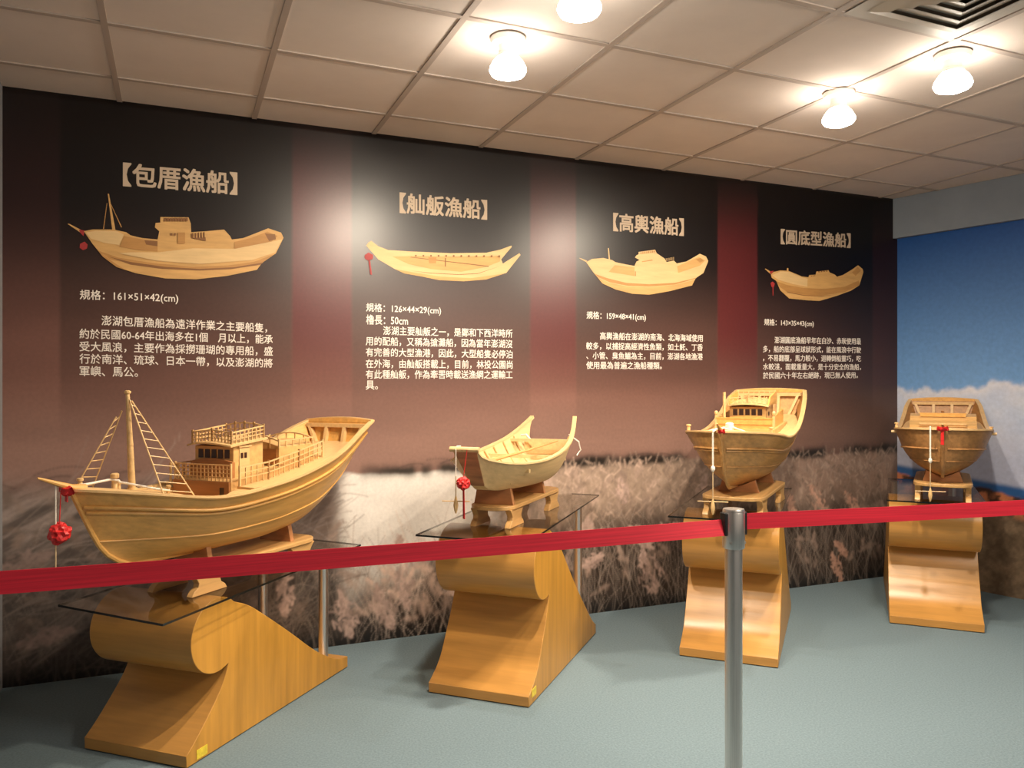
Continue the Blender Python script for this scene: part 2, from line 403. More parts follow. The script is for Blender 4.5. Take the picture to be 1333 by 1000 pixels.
for px, py, L, an, wd in BIG:              # the large seed heads, each a cluster of fine hairs
    X, Z = wallpt(px, py); k_ = (X * SN + WALL_Y * CS) / FPX; L *= k_; wd *= k_
    base_c = np.array([0.52, 0.37, 0.315]) if px < 960 else np.array([0.50, 0.29, 0.215])
    if px < 100: base_c = np.array([0.26, 0.185, 0.16])
    def hair():
        a = rng.uniform(-0.5, 0.5); wob = wd * math.cos(math.pi * a) * rng.normal(0, 0.42)
        cx_ = X + L * a * math.cos(an) - wob * math.sin(an); cy_ = Z + L * a * math.sin(an) + wob * math.cos(an)
        a2 = an + rng.normal(0, 0.7); l2 = rng.uniform(0.02, 0.05); t = np.linspace(-0.5, 0.5, 7)
        return [(cx_ + l2 * q * math.cos(a2), cy_ + l2 * q * math.sin(a2)) for q in t], [0.0065] * 7, base_c * rng.uniform(0.7, 1.3), 0.45
    strokes(col, us, vs, int(34 + 13 * wd / 0.02), hair)
def fuzz():
    u = rng.uniform(wallx(620), CORNER_X); v = rng.uniform(0.55, 0.9); L = rng.uniform(0.02, 0.06); an = rng.uniform(0.4, 2.8)
    n = 5; t = np.linspace(0, 1, n)
    pts = [(u + L * a * math.cos(an), v + L * a * math.sin(an)) for a in t]
    c = np.array([0.52, 0.38, 0.30]) * rng.uniform(0.3, 1.25) * dens(px_of(u))
    return pts, [0.0065] * n, c, rng.uniform(0.2, 0.55)
strokes(col, us, vs, 1500, fuzz)
def wisp():                               # dark bent grass heads against the sky
    px = rng.choice([40, 150, 240, 475, 610, 870]); u = wallx(px) + rng.normal(0, 0.12); v = 0.9 + rng.uniform(-0.02, 0.05)
    L = rng.uniform(0.1, 0.22); t = np.linspace(0, 1, 14); s_ = rng.choice([-1, 1])
    pts = [(u + s_ * L * a, v + 0.5 * L * a - 0.35 * L * a * a) for a in t]
    return pts, [0.006] * 14, (0.05, 0.035, 0.03), 0.4
strokes(col, us, vs, 14, wisp)
# plain dark foot of the wall
M['mural'] = print_mat('mural_print', 0.34, 60)
bk = MB(); bk.box((X0, 0.0005, 0), (CORNER_X, 0.0115, CEIL)); bk.build('backing_board', M['dark'], mural)
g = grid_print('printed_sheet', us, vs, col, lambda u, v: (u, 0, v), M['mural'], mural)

# ---- sea and sky print on the blue wall
D_END = 3.2
us = np.arange(0.0, D_END, 0.010); vs = np.concatenate([np.arange(0, 1.45, 0.010), np.arange(1.45, MUR_TOP, 0.03), [MUR_TOP]])
U, V = np.meshgrid(us, vs, indexing='ij')
t = np.clip((V - 1.25) / (MUR_TOP - 1.25), 0, 1)[..., None]
col = np.array([0.20, 0.42, 0.80]) * (1 - t) + np.array([0.018, 0.09, 0.33]) * t
ctop = 1.33 + 0.20 * (fbm(U * 4.2 + 1, U * 0 + 3, 51, 3) - 0.5) + 0.07 * fbm(U * 16, V * 14, 52)
cl = sstep(ctop, ctop - 0.045, V); n = fbm(U * 6, V * 8, 53) + 0.5 * sstep(ctop - 0.10, ctop, V)
col = mixc(col, (0.80, 0.80, 0.88), np.clip(cl * (0.5 + 0.45 * n), 0, 1))
col = mixc(col, (0.47, 0.50, 0.66), sstep(1.25, 0.85, V) * 0.75)
def shore(px1, py1, px2, py2):
    (a, za), (c, zc) = rwallpt(px1, py1), rwallpt(px2, py2)
    return za + (U - a) * (zc - za) / (c - a)
sea_t = shore(1168, 605, 1333, 636); sea_b = shore(1168, 613, 1333, 645)
col = mixc(col, (0.035, 0.13, 0.36), sstep(sea_t + 0.02, sea_t - 0.02, V))
rock_t = sea_b + 0.06 * (fbm(U * 9, U * 0, 61) - 0.5) - 0.01
rk = sstep(rock_t + 0.01, rock_t - 0.01, V); n = fbm(U * 14, V * 16, 62); n3 = fbm(U * 50, V * 50, 63)
rc = mixc(np.zeros(col.shape) + np.array([0.62, 0.22, 0.10]), (0.07, 0.035, 0.025), sstep(0.45, 0.6, n))
gr = np.zeros(col.shape) + np.array([0.22, 0.155, 0.10]); gr *= (0.35 + 1.3 * n * (0.4 + n3))[..., None]
k = sstep(rock_t - 0.10, rock_t - 0.16, V); rc = rc * (1 - k[..., None]) + gr * k[..., None]
col = col * (1 - rk[..., None]) + rc * rk[..., None]
M['sea'] = print_mat('sea_print', 0.4, 40)
sea = empty('seascape_mural', (0, 0, 0))
tag(sea, 'blue sky and clouds printed mural with rocky shore on the right wall', 'mural')
sb = MB(); sb.hexa([rw(0.003, 0.0005, 0), rw(D_END, 0.0005, 0), rw(D_END, 0.0055, 0), rw(0.003, 0.0055, 0),
                    rw(0.003, 0.0005, MUR_TOP), rw(D_END, 0.0005, MUR_TOP), rw(D_END, 0.0055, MUR_TOP), rw(0.003, 0.0055, MUR_TOP)])
sb.build('backing_board', M['dark'], sea)
grid_print('printed_sheet', us + 0.003, vs, col, lambda u, v: rw(u, 0.006, v), M['sea'], sea)

# ---- lettering on the long mural
def glyphs(s, bold=0.0, res=2):
    cu = bpy.data.curves.new('lettering', 'FONT'); cu.body = s; cu.size = 1.0; cu.resolution_u = res; cu.offset = bold
    o = bpy.data.objects.new('lettering', cu); C.objects.link(o)
    dg = bpy.context.evaluated_depsgraph_get(); me = bpy.data.meshes.new_from_object(o.evaluated_get(dg))
    v = [tuple(p.co) for p in me.vertices]; f = [tuple(p.vertices) for p in me.polygons]
    bpy.data.objects.remove(o); bpy.data.curves.remove(cu); bpy.data.meshes.remove(me)
    return v, f
def put_line(mb, s, px0, py0, px1, py1, hpx, bold=0.0, em=None):
    """one printed line from its left centre to its right centre; hpx = character height in photo pixels at the left"""
    v, f = glyphs(s, 0.0)
    if not v: return
    if bold:                              # heavier strokes: the same letters set slightly apart
        n0 = len(v); vv, ff = [], []
        for i_, (dx, dy) in enumerate(((-1, -1), (1, -1), (-1, 1), (1, 1))):
            vv += [(p[0] + dx * bold, p[1] + dy * bold, -0.0003 * i_) for p in v]; ff += [tuple(q + i_ * n0 for q in t_) for t_ in f]
        v, f = vv, ff
    (xa, za), (xb, zb) = wallpt(px0, py0), wallpt(px1, py1)
    z_ = xa * SN + WALL_Y * CS; hh = hpx / FPX * z_
    x0 = min(p[0] for p in v) if em is None else 0.0
    x1 = max(p[0] for p in v) if em is None else em
    y0 = min(p[1] for p in v); y1 = max(p[1] for p in v)
    if em is not None: y0, y1 = -0.10, 0.82
    sx = (xb - xa) / (x1 - x0); sy = hh / (y1 - y0)
    mb.add([(xa + (p[0] - x0) * sx, p[2], za + (zb - za) * (p[0] - x0) / (x1 - x0) + (p[1] - (y0 + y1) / 2) * sy) for p in v], f)
def text_part(name, lines, m):
    for l in lines:
        b = MB(); put_line(b, *l[:6], **l[6])
        o = b.build(name, m, mural); o.location = (0, -0.0015, 0)
H = dict(bold=0.020)
text_part('heading', [('【包厝漁船】', 160, 227, 309, 239.5, 31, H)], M['head'])
text_part('heading', [('【舢舨漁船】', 520, 264, 634, 273.5, 27, H)], M['head'])
text_part('heading', [('【高輿漁船】', 798, 289, 890, 296, 24, H)], M['head'])
text_part('heading', [('【圓底型漁船】', 1016, 308, 1107, 313.5, 20, H)], M['head'])
B_ = 0.009
text_part('size_caption', [('規格：161×51×42(cm)', 104, 384.5, 232, 389, 15, dict(bold=B_))], M['text'])
text_part('size_caption', [('規格：126×44×29(cm)', 476.5, 401, 574, 405, 13, dict(bold=B_)), ('櫓長：50cm', 476.5, 416, 531, 417.5, 13, dict(bold=B_))], M['text'])
text_part('size_caption', [('規格：159×48×41(cm)', 763.5, 411, 840.5, 413.5, 11.5, dict(bold=B_))], M['text'])
text_part('size_caption', [('規格：143×35×43(cm)', 994.5, 420, 1059, 422, 10, dict(bold=B_))], M['text'])
def para(lines, pxl, pxr, ys, yr, n, hpx):
    out = []
    for s, y, y2 in zip(lines, ys, yr):
        wpx = sum(1.0 if ord(c) > 0x2E80 else 0.56 for c in s)
        ind = 0
        while s.startswith('　'): s = s[1:]; ind += 1; wpx -= 1
        xa, xb = wallx(pxl), wallx(pxr); e = (xb - xa) / n
        # wall positions back to photo columns
        def back(X): return CX + FPX * math.tan(math.atan2(X, WALL_Y) - YAW)
        a = back(xa + ind * e); last = back(xa + (ind + wpx - (0.6 if s[-1] in '，。' else 0.0)) * e)
        last = min(last, pxr)
        ya = y + (y2 - y) * (a - pxl) / (pxr - pxl); yb = y + (y2 - y) * (last - pxl) / (pxr - pxl)
        out.append((s, a, ya, last, yb, hpx, dict(bold=B_)))
    return out
text_part('description_line', para(['　　澎湖包厝漁船為遠洋作業之主要船隻，', '約於民國60-64年出海多在1個　月以上，能承', '受大風浪，主要作為採撈珊瑚的專用船，盛',
     '行於南洋、琉球、日本一帶，以及澎湖的將', '軍嶼、馬公。'], 103.5, 355, [416, 434.5, 451, 467, 483], [427.5, 442, 457.5, 473, 488], 19, 13.5), M['text'])
text_part('description_line', para(['　　澎湖主要舢舨之一，是鄭和下西洋時所', '用的配船，又稱為搶灘船，因為當年澎湖沒', '有完善的大型漁港，因此，大型船隻必停泊',
     '在外海，由舢舨搭載上，目前，林投公園尚', '有此種舢舨，作為牽罟時載送漁網之運輸工', '具。'], 476, 667, [430, 444, 458.5, 473.5, 487.5, 501.5], [434.5, 448, 461.5, 475, 488, 501.5], 18, 12), M['text'])
text_part('description_line', para(['　　高輿漁船在澎湖的南海、北海海域使用', '較多，以捕捉高經濟性魚類，如土魠、丁香', '、小管、臭魚鰮為主，目前，澎湖各地漁港',
     '使用最為普遍之漁船種類。'], 763, 914.5, [437, 450.5, 463, 475.5], [440.5, 452.5, 464.5, 476.5], 18, 10), M['text'])
text_part('description_line', para(['　　澎湖圓底漁船早年在白沙、赤崁使用最', '多，船的底部呈球狀形式，能在風浪中行駛', '，不易翻覆，馬力較小，迴轉倒船靈巧，吃',
     '水較淺，面載重量大，是十分安全的漁船，', '於民國六十年左右絕跡，現已無人使用。'], 993, 1120.5, [442.5, 454.5, 466, 477.5, 489], [444.5, 456, 467, 478, 488.5], 18, 9), M['text'])

# ---- the four printed boat pictures
def picture(polys, ox, oy, sc_, label):
    b = MB(); mats = ['pic1', 'pic2', 'pic3', 'pic4', 'picr']
    for li, (mi, pts) in enumerate(polys):
        q = [wallpt(ox + x / sc_, oy + y / sc_) for x, y in pts]
        b.add([(X, -0.0004 * li, Z) for X, Z in q], [tuple(range(len(q)))], mats.index(mi))
    me_o = b.build('boat_picture', [M[k] for k in mats], mural); me_o.location = (0, -0.0015, 0)
    me_o['label'] = label
    return me_o
def bars(x0, y0, x1, y1, h, n, mi='pic3', wd=5):
    return [(mi, [(x0 + (x1-x0)*k/n - wd/2, y0 + (y1-y0)*k/n), (x0 + (x1-x0)*k/n + wd/2, y0 + (y1-y0)*k/n),
                  (x0 + (x1-x0)*k/n + wd/2, y0 + (y1-y0)*k/n + h), (x0 + (x1-x0)*k/n - wd/2, y0 + (y1-y0)*k/n + h)]) for k in range(n + 1)]
picture([
    ('pic1', [(268,55),(275,55),(312,262),(294,264)]), ('pic2', [(262,110),(265,110),(246,258),(241,258)]), ('pic2', [(282,110),(285,110),(350,248),(345,250)]),
    ('pic1', [(36,230),(44,228),(135,275),(125,290)]), ('picr', [(100,262),(135,268),(128,300),(112,285)]), ('picr', [(108,345),(135,332),(152,350),(148,372),(125,382),(106,368)]),
    ('pic1', [(130,272),(180,262),(300,262),(375,278),(400,296),(470,312),(556,320),(566,272),(540,250),(545,224),(572,222),(572,190),(735,192),(748,228),(750,278),(838,272),(940,262),(975,300),(985,320),(1050,312),(1120,285),(1195,255),(1270,280),(1284,310),(1240,400),(1160,455),(1130,495),(960,530),(780,550),(600,545),(430,515),(320,480),(240,420),(180,345)]),
    ('pic2', [(215,385),(330,425),(520,455),(760,478),(960,470),(1110,450),(1230,405),(1160,455),(1130,470),(960,492),(780,500),(560,488),(400,460),(280,435)]),
    ('pic3', [(270,418),(400,450),(600,478),(800,490),(1000,480),(1170,452),(1150,466),(980,492),(800,500),(580,490),(400,466)]),
    ('pic2', [(180,345),(240,420),(320,480),(430,515),(360,490),(270,430),(215,385)]),
    ('pic4', [(140,280),(200,270),(320,272),(362,292),(335,352),(250,340),(170,315)]),
    ('pic2', [(362,300),(480,322),(556,328),(556,390),(430,380),(335,362)]), ('pic3', [(480,325),(556,330),(556,360),(490,350)]),
    ('pic2', [(1000,335),(1100,310),(1190,275),(1250,300),(1200,345),(1080,370),(1000,380)]), ('pic3', [(1175,285),(1235,290),(1240,320),(1200,330)]),
    ('pic4', [(560,395),(760,372),(1000,375),(1230,330),(1275,320),(1235,395),(1100,440),(800,462),(560,445),(330,400),(400,395)]),
    ('pic3', [(630,284),(643,284),(643,298),(630,298)]), ('pic3', [(650,284),(662,284),(662,298),(650,298)]), ('pic2', [(672,280),(715,280),(715,345),(672,345)]),
    ('pic3', [(752,285),(830,278),(836,330),(752,312)]),
    ] + bars(600, 196, 725, 196, 20, 8, 'pic3', 11) + bars(765, 282, 830, 280, 30, 4, 'pic1', 5), 80, 240, 4.443, 'printed picture of the wheelhouse boat with a mast')
picture([
    ('pic4', [(92,110),(108,88),(128,75),(180,115),(250,142),(400,152),(700,165),(960,162),(1060,140),(1142,110),(1145,120),(1105,165),(1068,210),(1080,240),(1200,165),(1208,178),(1105,308),(960,355),(800,368),(620,360),(500,335),(370,312),(300,280),(180,210)]),
    ('pic1', [(300,280),(370,312),(500,335),(620,360),(800,368),(960,355),(1105,308),(1040,320),(850,345),(640,335),(470,310),(360,290)]),
    ('pic3', [(400,290),(560,307),(760,318),(900,310),(1070,255),(900,314),(760,322),(560,311)]),
    ('pic1', [(280,190),(450,185),(700,190),(1060,185),(1060,225),(960,265),(780,300),(560,280),(400,245)]),
    ('pic3', [(410,196),(415,192),(980,258),(975,264)]), ('pic3', [(660,200),(668,200),(668,262),(660,262)]), ('pic2', [(540,195),(600,195),(596,240),(545,238)]),
    ('picr', [(80,180),(108,160),(142,178),(140,208),(105,218),(82,205)]), ('picr', [(108,218),(120,218),(134,322),(120,318)]),
    ] + bars(450, 178, 1050, 182, 12, 11, 'pic3', 12), 460, 300, 5.554, 'printed picture of the open sampan')
picture([
    ('pic4', [(25,155),(45,158),(105,182),(95,195)]), ('pic4', [(304,60),(314,60),(326,185),(314,185)]),
    ('pic4', [(95,195),(150,165),(260,155),(345,175),(375,195),(480,218),(560,232),(580,190),(610,175),(565,150),(580,130),(600,120),(600,97),(760,75),(775,110),(850,160),(870,195),(940,180),(968,208),(1060,190),(1190,115),(1250,140),(1272,185),(1225,300),(1150,350),(1115,420),(900,475),(700,510),(540,500),(380,460),(250,400),(160,290)]),
    ('pic2', [(180,310),(300,350),(480,395),(700,408),(950,395),(1160,345),(1150,355),(950,412),(700,432),(500,425),(320,390),(220,345)]),
    ('pic1', [(160,290),(220,350),(320,395),(500,430),(700,437),(950,415),(1140,365),(1115,420),(900,475),(700,510),(540,500),(380,460),(250,400)]),
    ('pic1', [(370,225),(560,245),(560,330),(310,290)]), ('pic1', [(970,235),(1180,145),(1240,180),(1190,230),(980,300)]), ('pic2', [(1150,170),(1195,155),(1225,185),(1190,200)]),
    ('pic2', [(630,188),(730,172),(735,180),(630,196)]), ('pic2', [(565,285),(572,285),(572,330),(562,330)]),
    ] + bars(620, 100, 750, 82, 20, 7, 'pic2', 7) + bars(860, 160, 930, 148, 30, 5, 'pic4', 4), 750, 315, 7.406, 'printed picture of the tall-sided fishing boat')
picture([
    ('pic1', [(88,130),(100,128),(170,170),(155,188)]), ('picr', [(140,160),(190,150),(165,190),(150,180)]), ('picr', [(152,290),(175,272),(200,295),(192,330),(165,335)]), ('picr', [(174,335),(184,335),(184,430),(176,430)]),
    ('pic1', [(335,122),(352,122),(352,155),(335,155)]),
    ('pic1', [(155,195),(185,165),(260,148),(350,152),(430,185),(500,215),(575,225),(585,200),(655,195),(665,160),(800,145),(812,170),(870,195),(895,218),(960,200),(1060,140),(1130,90),(1180,130),(1190,165),(1145,315),(1050,375),(900,430),(700,490),(560,482),(360,462),(260,370),(215,265),(165,230)]),
    ('pic2', [(215,268),(330,310),(520,345),(760,355),(980,330),(1140,260),(1145,315),(980,390),(720,432),(520,425),(330,385),(250,330)]),
    ('pic3', [(330,385),(520,425),(720,434),(900,415),(720,440),(520,432),(340,395)]),
    ('pic4', [(170,200),(260,160),(360,165),(500,225),(565,240),(560,330),(400,300),(230,250)]),
    ('pic1', [(930,225),(1120,110),(1165,150),(1130,215),(960,300)]), ('pic2', [(1060,170),(1125,110),(1160,150),(1100,210)]),
    ] + bars(690, 158, 775, 150, 12, 3, 'hole' if False else 'pic3', 16) + bars(605, 208, 640, 203, 9, 2, 'pic3', 12), 985, 335, 8.6, 'printed picture of the round-bottomed boat')

# ================================================================== CEILING FITTINGS
def lamp(x, y, label, aim, power):
    r = empty('ceiling_lamp', (x, y, CEIL - 0.006))
    tag(r, label, 'lamp', 'lit spot lamps on the ceiling')
    b = MB(); b.lathe([(0.068, 0.0), (0.070, -0.006), (0.064, -0.020), (0.045, -0.026)], n=28); b.build('mounting_plate', M['white'], r)
    b = MB(); b.lathe([(0.036, -0.024), (0.036, -0.058), (0.042, -0.066), (0.044, -0.074)], n=28); b.build('lamp_holder', M['white'], r)
    b = MB(); b.lathe([(0.042, -0.072), (0.058, -0.090), (0.070, -0.112), (0.072, -0.124), (0.064, -0.138), (0.040, -0.148), (0.004, -0.152)], n=28); b.build('bulb', M['bulb'], r)
    l = bpy.data.lights.new('lamp_beam', 'SPOT'); l.energy = power; l.color = SPOT_COL; l.spot_size = R(150); l.spot_blend = 0.8; l.shadow_soft_size = 0.045
    o = bpy.data.objects.new('lamp_beam', l); C.objects.link(o); o.location = (x, y, CEIL - 0.17)
    o.rotation_euler = (Vector(aim) - o.location).to_track_quat('-Z', 'Y').to_euler()
lamp(1.18, 2.82, 'glowing round ceiling lamp nearest the mural, above the sampan', (1.0, 3.5, 0.5), SPOT_W)
lamp(1.20, 2.27, 'glowing ceiling lamp cut by the top edge of the photo', (0.6, 3.6, 0.6), SPOT_W)
lamp(2.79, 2.75, 'lit ceiling lamp with visible white round base', (2.7, 3.6, 0.5), SPOT_W)
lamp(2.89, 2.25, 'rightmost glowing ceiling lamp, next to the air vent', (3.1, 3.5, 0.5), SPOT_W)

r = empty('air_vent', (2.488, 1.883, CEIL - 0.006))
tag(r, 'square louvred air vent in the ceiling at top right', 'vent')
b = MB()
def ring(b, o_, i_, z0, z1):
    vs_ = [(-o_, -o_, z0), (o_, -o_, z0), (o_, o_, z0), (-o_, o_, z0), (-i_, -i_, z1), (i_, -i_, z1), (i_, i_, z1), (-i_, i_, z1)]
    b.add(vs_, [(k, (k + 1) % 4, 4 + (k + 1) % 4, 4 + k) for k in range(4)])
    b.add([(x, y, z + 0.002) for x, y, z in vs_], [(k, (k + 1) % 4, 4 + (k + 1) % 4, 4 + k) for k in range(4)])
ring(b, 0.275, 0.215, 0.0, -0.006); b.build('frame', M['vent'], r, smooth=10)
for i, (o_, i_) in enumerate(((0.222, 0.168), (0.172, 0.118), (0.122, 0.068), (0.072, 0.02))):
    b = MB(); ring(b, o_, i_, -0.006, 0.004 if False else -0.022); b.build('louvre', M['vent'], r, smooth=10)
b = MB(); b.box((-0.21, -0.21, -0.001), (0.21, 0.21, 0.002)); b.build('duct_opening', M['duct'], r)

# ================================================================== PLINTHS, GLASS, BENCHES
PW, PL = 0.47, 1.08
def plinth_profile(cx_, cz_, r_, front, back):
    pts = [(0, 0.004), (0, 0.046)]
    pts += [tuple(p)[:2] for p in cat_rom([(a, c, 0) for a, c in front], 5)]
    a0 = math.atan2(front[-1][1] - cz_, front[-1][0] - cx_)
    a1 = math.atan2(back[0][1] - cz_, back[0][0] - cx_)
    while a0 < a1: a0 += 2 * math.pi
    a0 = a0 if a0 > 0 else a0 + 2 * math.pi
    n = 30
    for k in range(1, n): 
        q = a0 + (a1 - a0) * k / n
        pts.append((cx_ + r_ * math.cos(q), cz_ + r_ * math.sin(q)))
    pts += [tuple(p)[:2] for p in cat_rom([(a, c, 0) for a, c in back], 5)]
    pts += [(PL, 0.004)]
    return pts
TALL = plinth_profile(0.22, 0.560, 0.155, [(0.0, 0.046), (0.10, 0.113), (0.164, 0.203), (0.227, 0.307), (0.262, 0.381), (0.276, 0.416)],
                      [(0.315, 0.683), (0.385, 0.640), (0.467, 0.570), (0.697, 0.352), (0.98, 0.115), (1.08, 0.052)])
LOW = plinth_profile(0.16, 0.428, 0.138, [(0.0, 0.046), (0.055, 0.092), (0.12, 0.155), (0.175, 0.215), (0.205, 0.262), (0.222, 0.304)],
                     [(0.255, 0.528), (0.33, 0.497), (0.41, 0.448), (0.607, 0.311), (0.774, 0.189), (0.887, 0.119), (1.0, 0.066), (1.08, 0.054)])
def prof_z(prof, t):
    return max(c for a, c in prof if abs(a - t) < 0.05) if any(abs(a - t) < 0.05 for a, c in prof) else 0.1
def plinth(cxz, theta, prof, hg, label, post_t, sticker):
    p = cw(*cxz); r = empty('display_plinth', (p.x, p.y, 0), heading(theta))
    tag(r, label, 'plinth', 'wave-shaped wooden display plinths')
    b = MB(); b.prism(prof, -PW/2, PW/2, 'y', 0, 1); b.build('scroll_body', [M['wrap'], M['side']], r, smooth=40, bevel=0.002)
    b = MB(); b.box((0.015, -PW/2 + 0.012, 0), (PL - 0.015, PW/2 - 0.012, 0.006)); b.build('base_strip', M['dark'], r)
    for s in (-1, 1):
        b = MB(); z0 = 0.06; b.lathe([(0.0225, z0), (0.0225, hg - 0.012), (0.026, hg - 0.011), (0.026, hg - 0.001)], (post_t, s * 0.17, 0), 20); b.build('support_post', M['steel'], r)
    if sticker:
        a, z = sticker; b = MB()
        b.box((a, -PW/2 - 0.0015, z), (a + 0.055, -PW/2 + 0.001, z + 0.034)); b.build('sticker', M['yellow'], r)['label'] = 'yellow sticker'
    return r
def glass(corners, hg, label):            # FL, FR, BR on the plan (right, ahead)
    P = [cw(*c) for c in corners]; P.append(P[0] + P[2] - P[1])
    c0 = (P[0] + P[2]) / 2
    b = MB(); q = [(p - c0) for p in P]
    vs_ = [(p.x, p.y, 0) for p in q] + [(p.x, p.y, 0.008) for p in q]
    b.add(vs_, [(3, 2, 1, 0), (4, 5, 6, 7)], 0); b.add(vs_, [(0, 1, 5, 4), (1, 2, 6, 5), (2, 3, 7, 6), (3, 0, 4, 7)], 1)
    o = b.build('glass_shelf', [M['glass'], M['gedge']]); o.location = (c0.x, c0.y, hg)
    tag(o, label, 'glass shelf', 'glass shelves on the plinths'); return o
def bench(cxz, theta, z0, L, W, hz, x_off, cr, crw, crh, label):
    p = cw(*cxz); r = empty('model_stand', (p.x, p.y, z0), heading(theta)); tag(r, label, 'stand', 'small wooden stands under the model boats')
    hw = W / 2; rad = min(hw, 0.09); poly = []
    for cx_, cy_, a in ((x_off + L - rad, hw - rad, 0), (x_off + rad, hw - rad, 90), (x_off + rad, -hw + rad, 180), (x_off + L - rad, -hw + rad, 270)):
        for k in range(7):
            q = R(a + 15 * k); poly.append((cx_ + rad * math.cos(q), cy_ + rad * math.sin(q)))
    b = MB(); b.prism(poly, hz - 0.018, hz, 'z'); b.build('stand_top', M['bench'], r, bevel=0.003)
    lw = 0.18
    for fx in (x_off + 0.035, x_off + L - 0.035 - lw):
        for s in (-1, 1):
            half = [(0.0, 0.0), (0.012, 0.018), (0.032, 0.030), (0.036, 0.045), (0.026, 0.060), (0.006, hz - 0.017)]
            pl = [(fx + a, c) for a, c in half] + [(fx + lw - a, c) for a, c in half[::-1]]
            y = s * (hw - 0.022); b = MB(); b.prism(pl, y - 0.014, y + 0.014, 'y'); b.build('leg', M['bench'], r, bevel=0.002)
    for cxx in cr:
        b = MB(); pl = [(-crw, 0), (crw, 0), (crw * 0.8, crh + 0.03), (crw * 0.45, crh + 0.014), (0.014, crh), (-0.014, crh), (-crw * 0.45, crh + 0.014), (-crw * 0.8, crh + 0.03)]
        b.prism([(y, hz + z) for y, z in pl], cxx - 0.012, cxx + 0.012, 'x'); b.build('cradle', M['cradle'], r, bevel=0.0015)
    return r
def rel(cxz, theta, fwd, right):          # a point given along / across a heading
    a = R(theta); return (cxz[0] + fwd * math.sin(a) + right * math.cos(a), cxz[1] + fwd * math.cos(a) - right * math.sin(a))

P1, T1 = (-1.37, 2.872), 19.3
P2, T2 = (-0.148, 3.412), 21.0
P3, T3 = (1.058, 3.885), 22.5
P4, T4 = (2.372, 4.43), 23.5
plinth(P1, T1, LOW, 0.567, 'lowest wooden wave plinth, under the large masted boat', 0.97, (0.05, 0.012))
plinth(P2, T2, TALL, 0.716, 'wooden wave plinth under the sampan, second from left', 0.95, (0.035, 0.03))
plinth(P3, T3, TALL, 0.716, 'wooden wave plinth behind the steel barrier post', 0.95, None)
plinth(P4, T4, TALL, 0.716, 'wooden wave plinth in the far right corner', 0.93, None)
glass([(-1.618, 2.822), (-1.142, 2.59), (-0.744, 3.904)], 0.567, 'grey glass shelf under the large masted boat')
glass([(-0.41, 3.365), (0.057, 3.176), (0.507, 4.607)], 0.716, 'grey glass shelf under the open sampan')
f = rel(P3, T3, -0.145, -0.265); h = rel(P3, T3, -0.145, 0.235); k = rel(P3, T3, 1.20, 0.235)
glass([f, h, k], 0.716, 'grey glass shelf behind the steel barrier post')
f = rel(P4, T4, -0.145, -0.255); h = rel(f, 25.8, 0, .49); k = rel(h, 25.8, 1.16, 0)
glass([f, h, k], 0.716, 'grey glass shelf in the far right corner')
G1, G2 = 0.5755, 0.7245

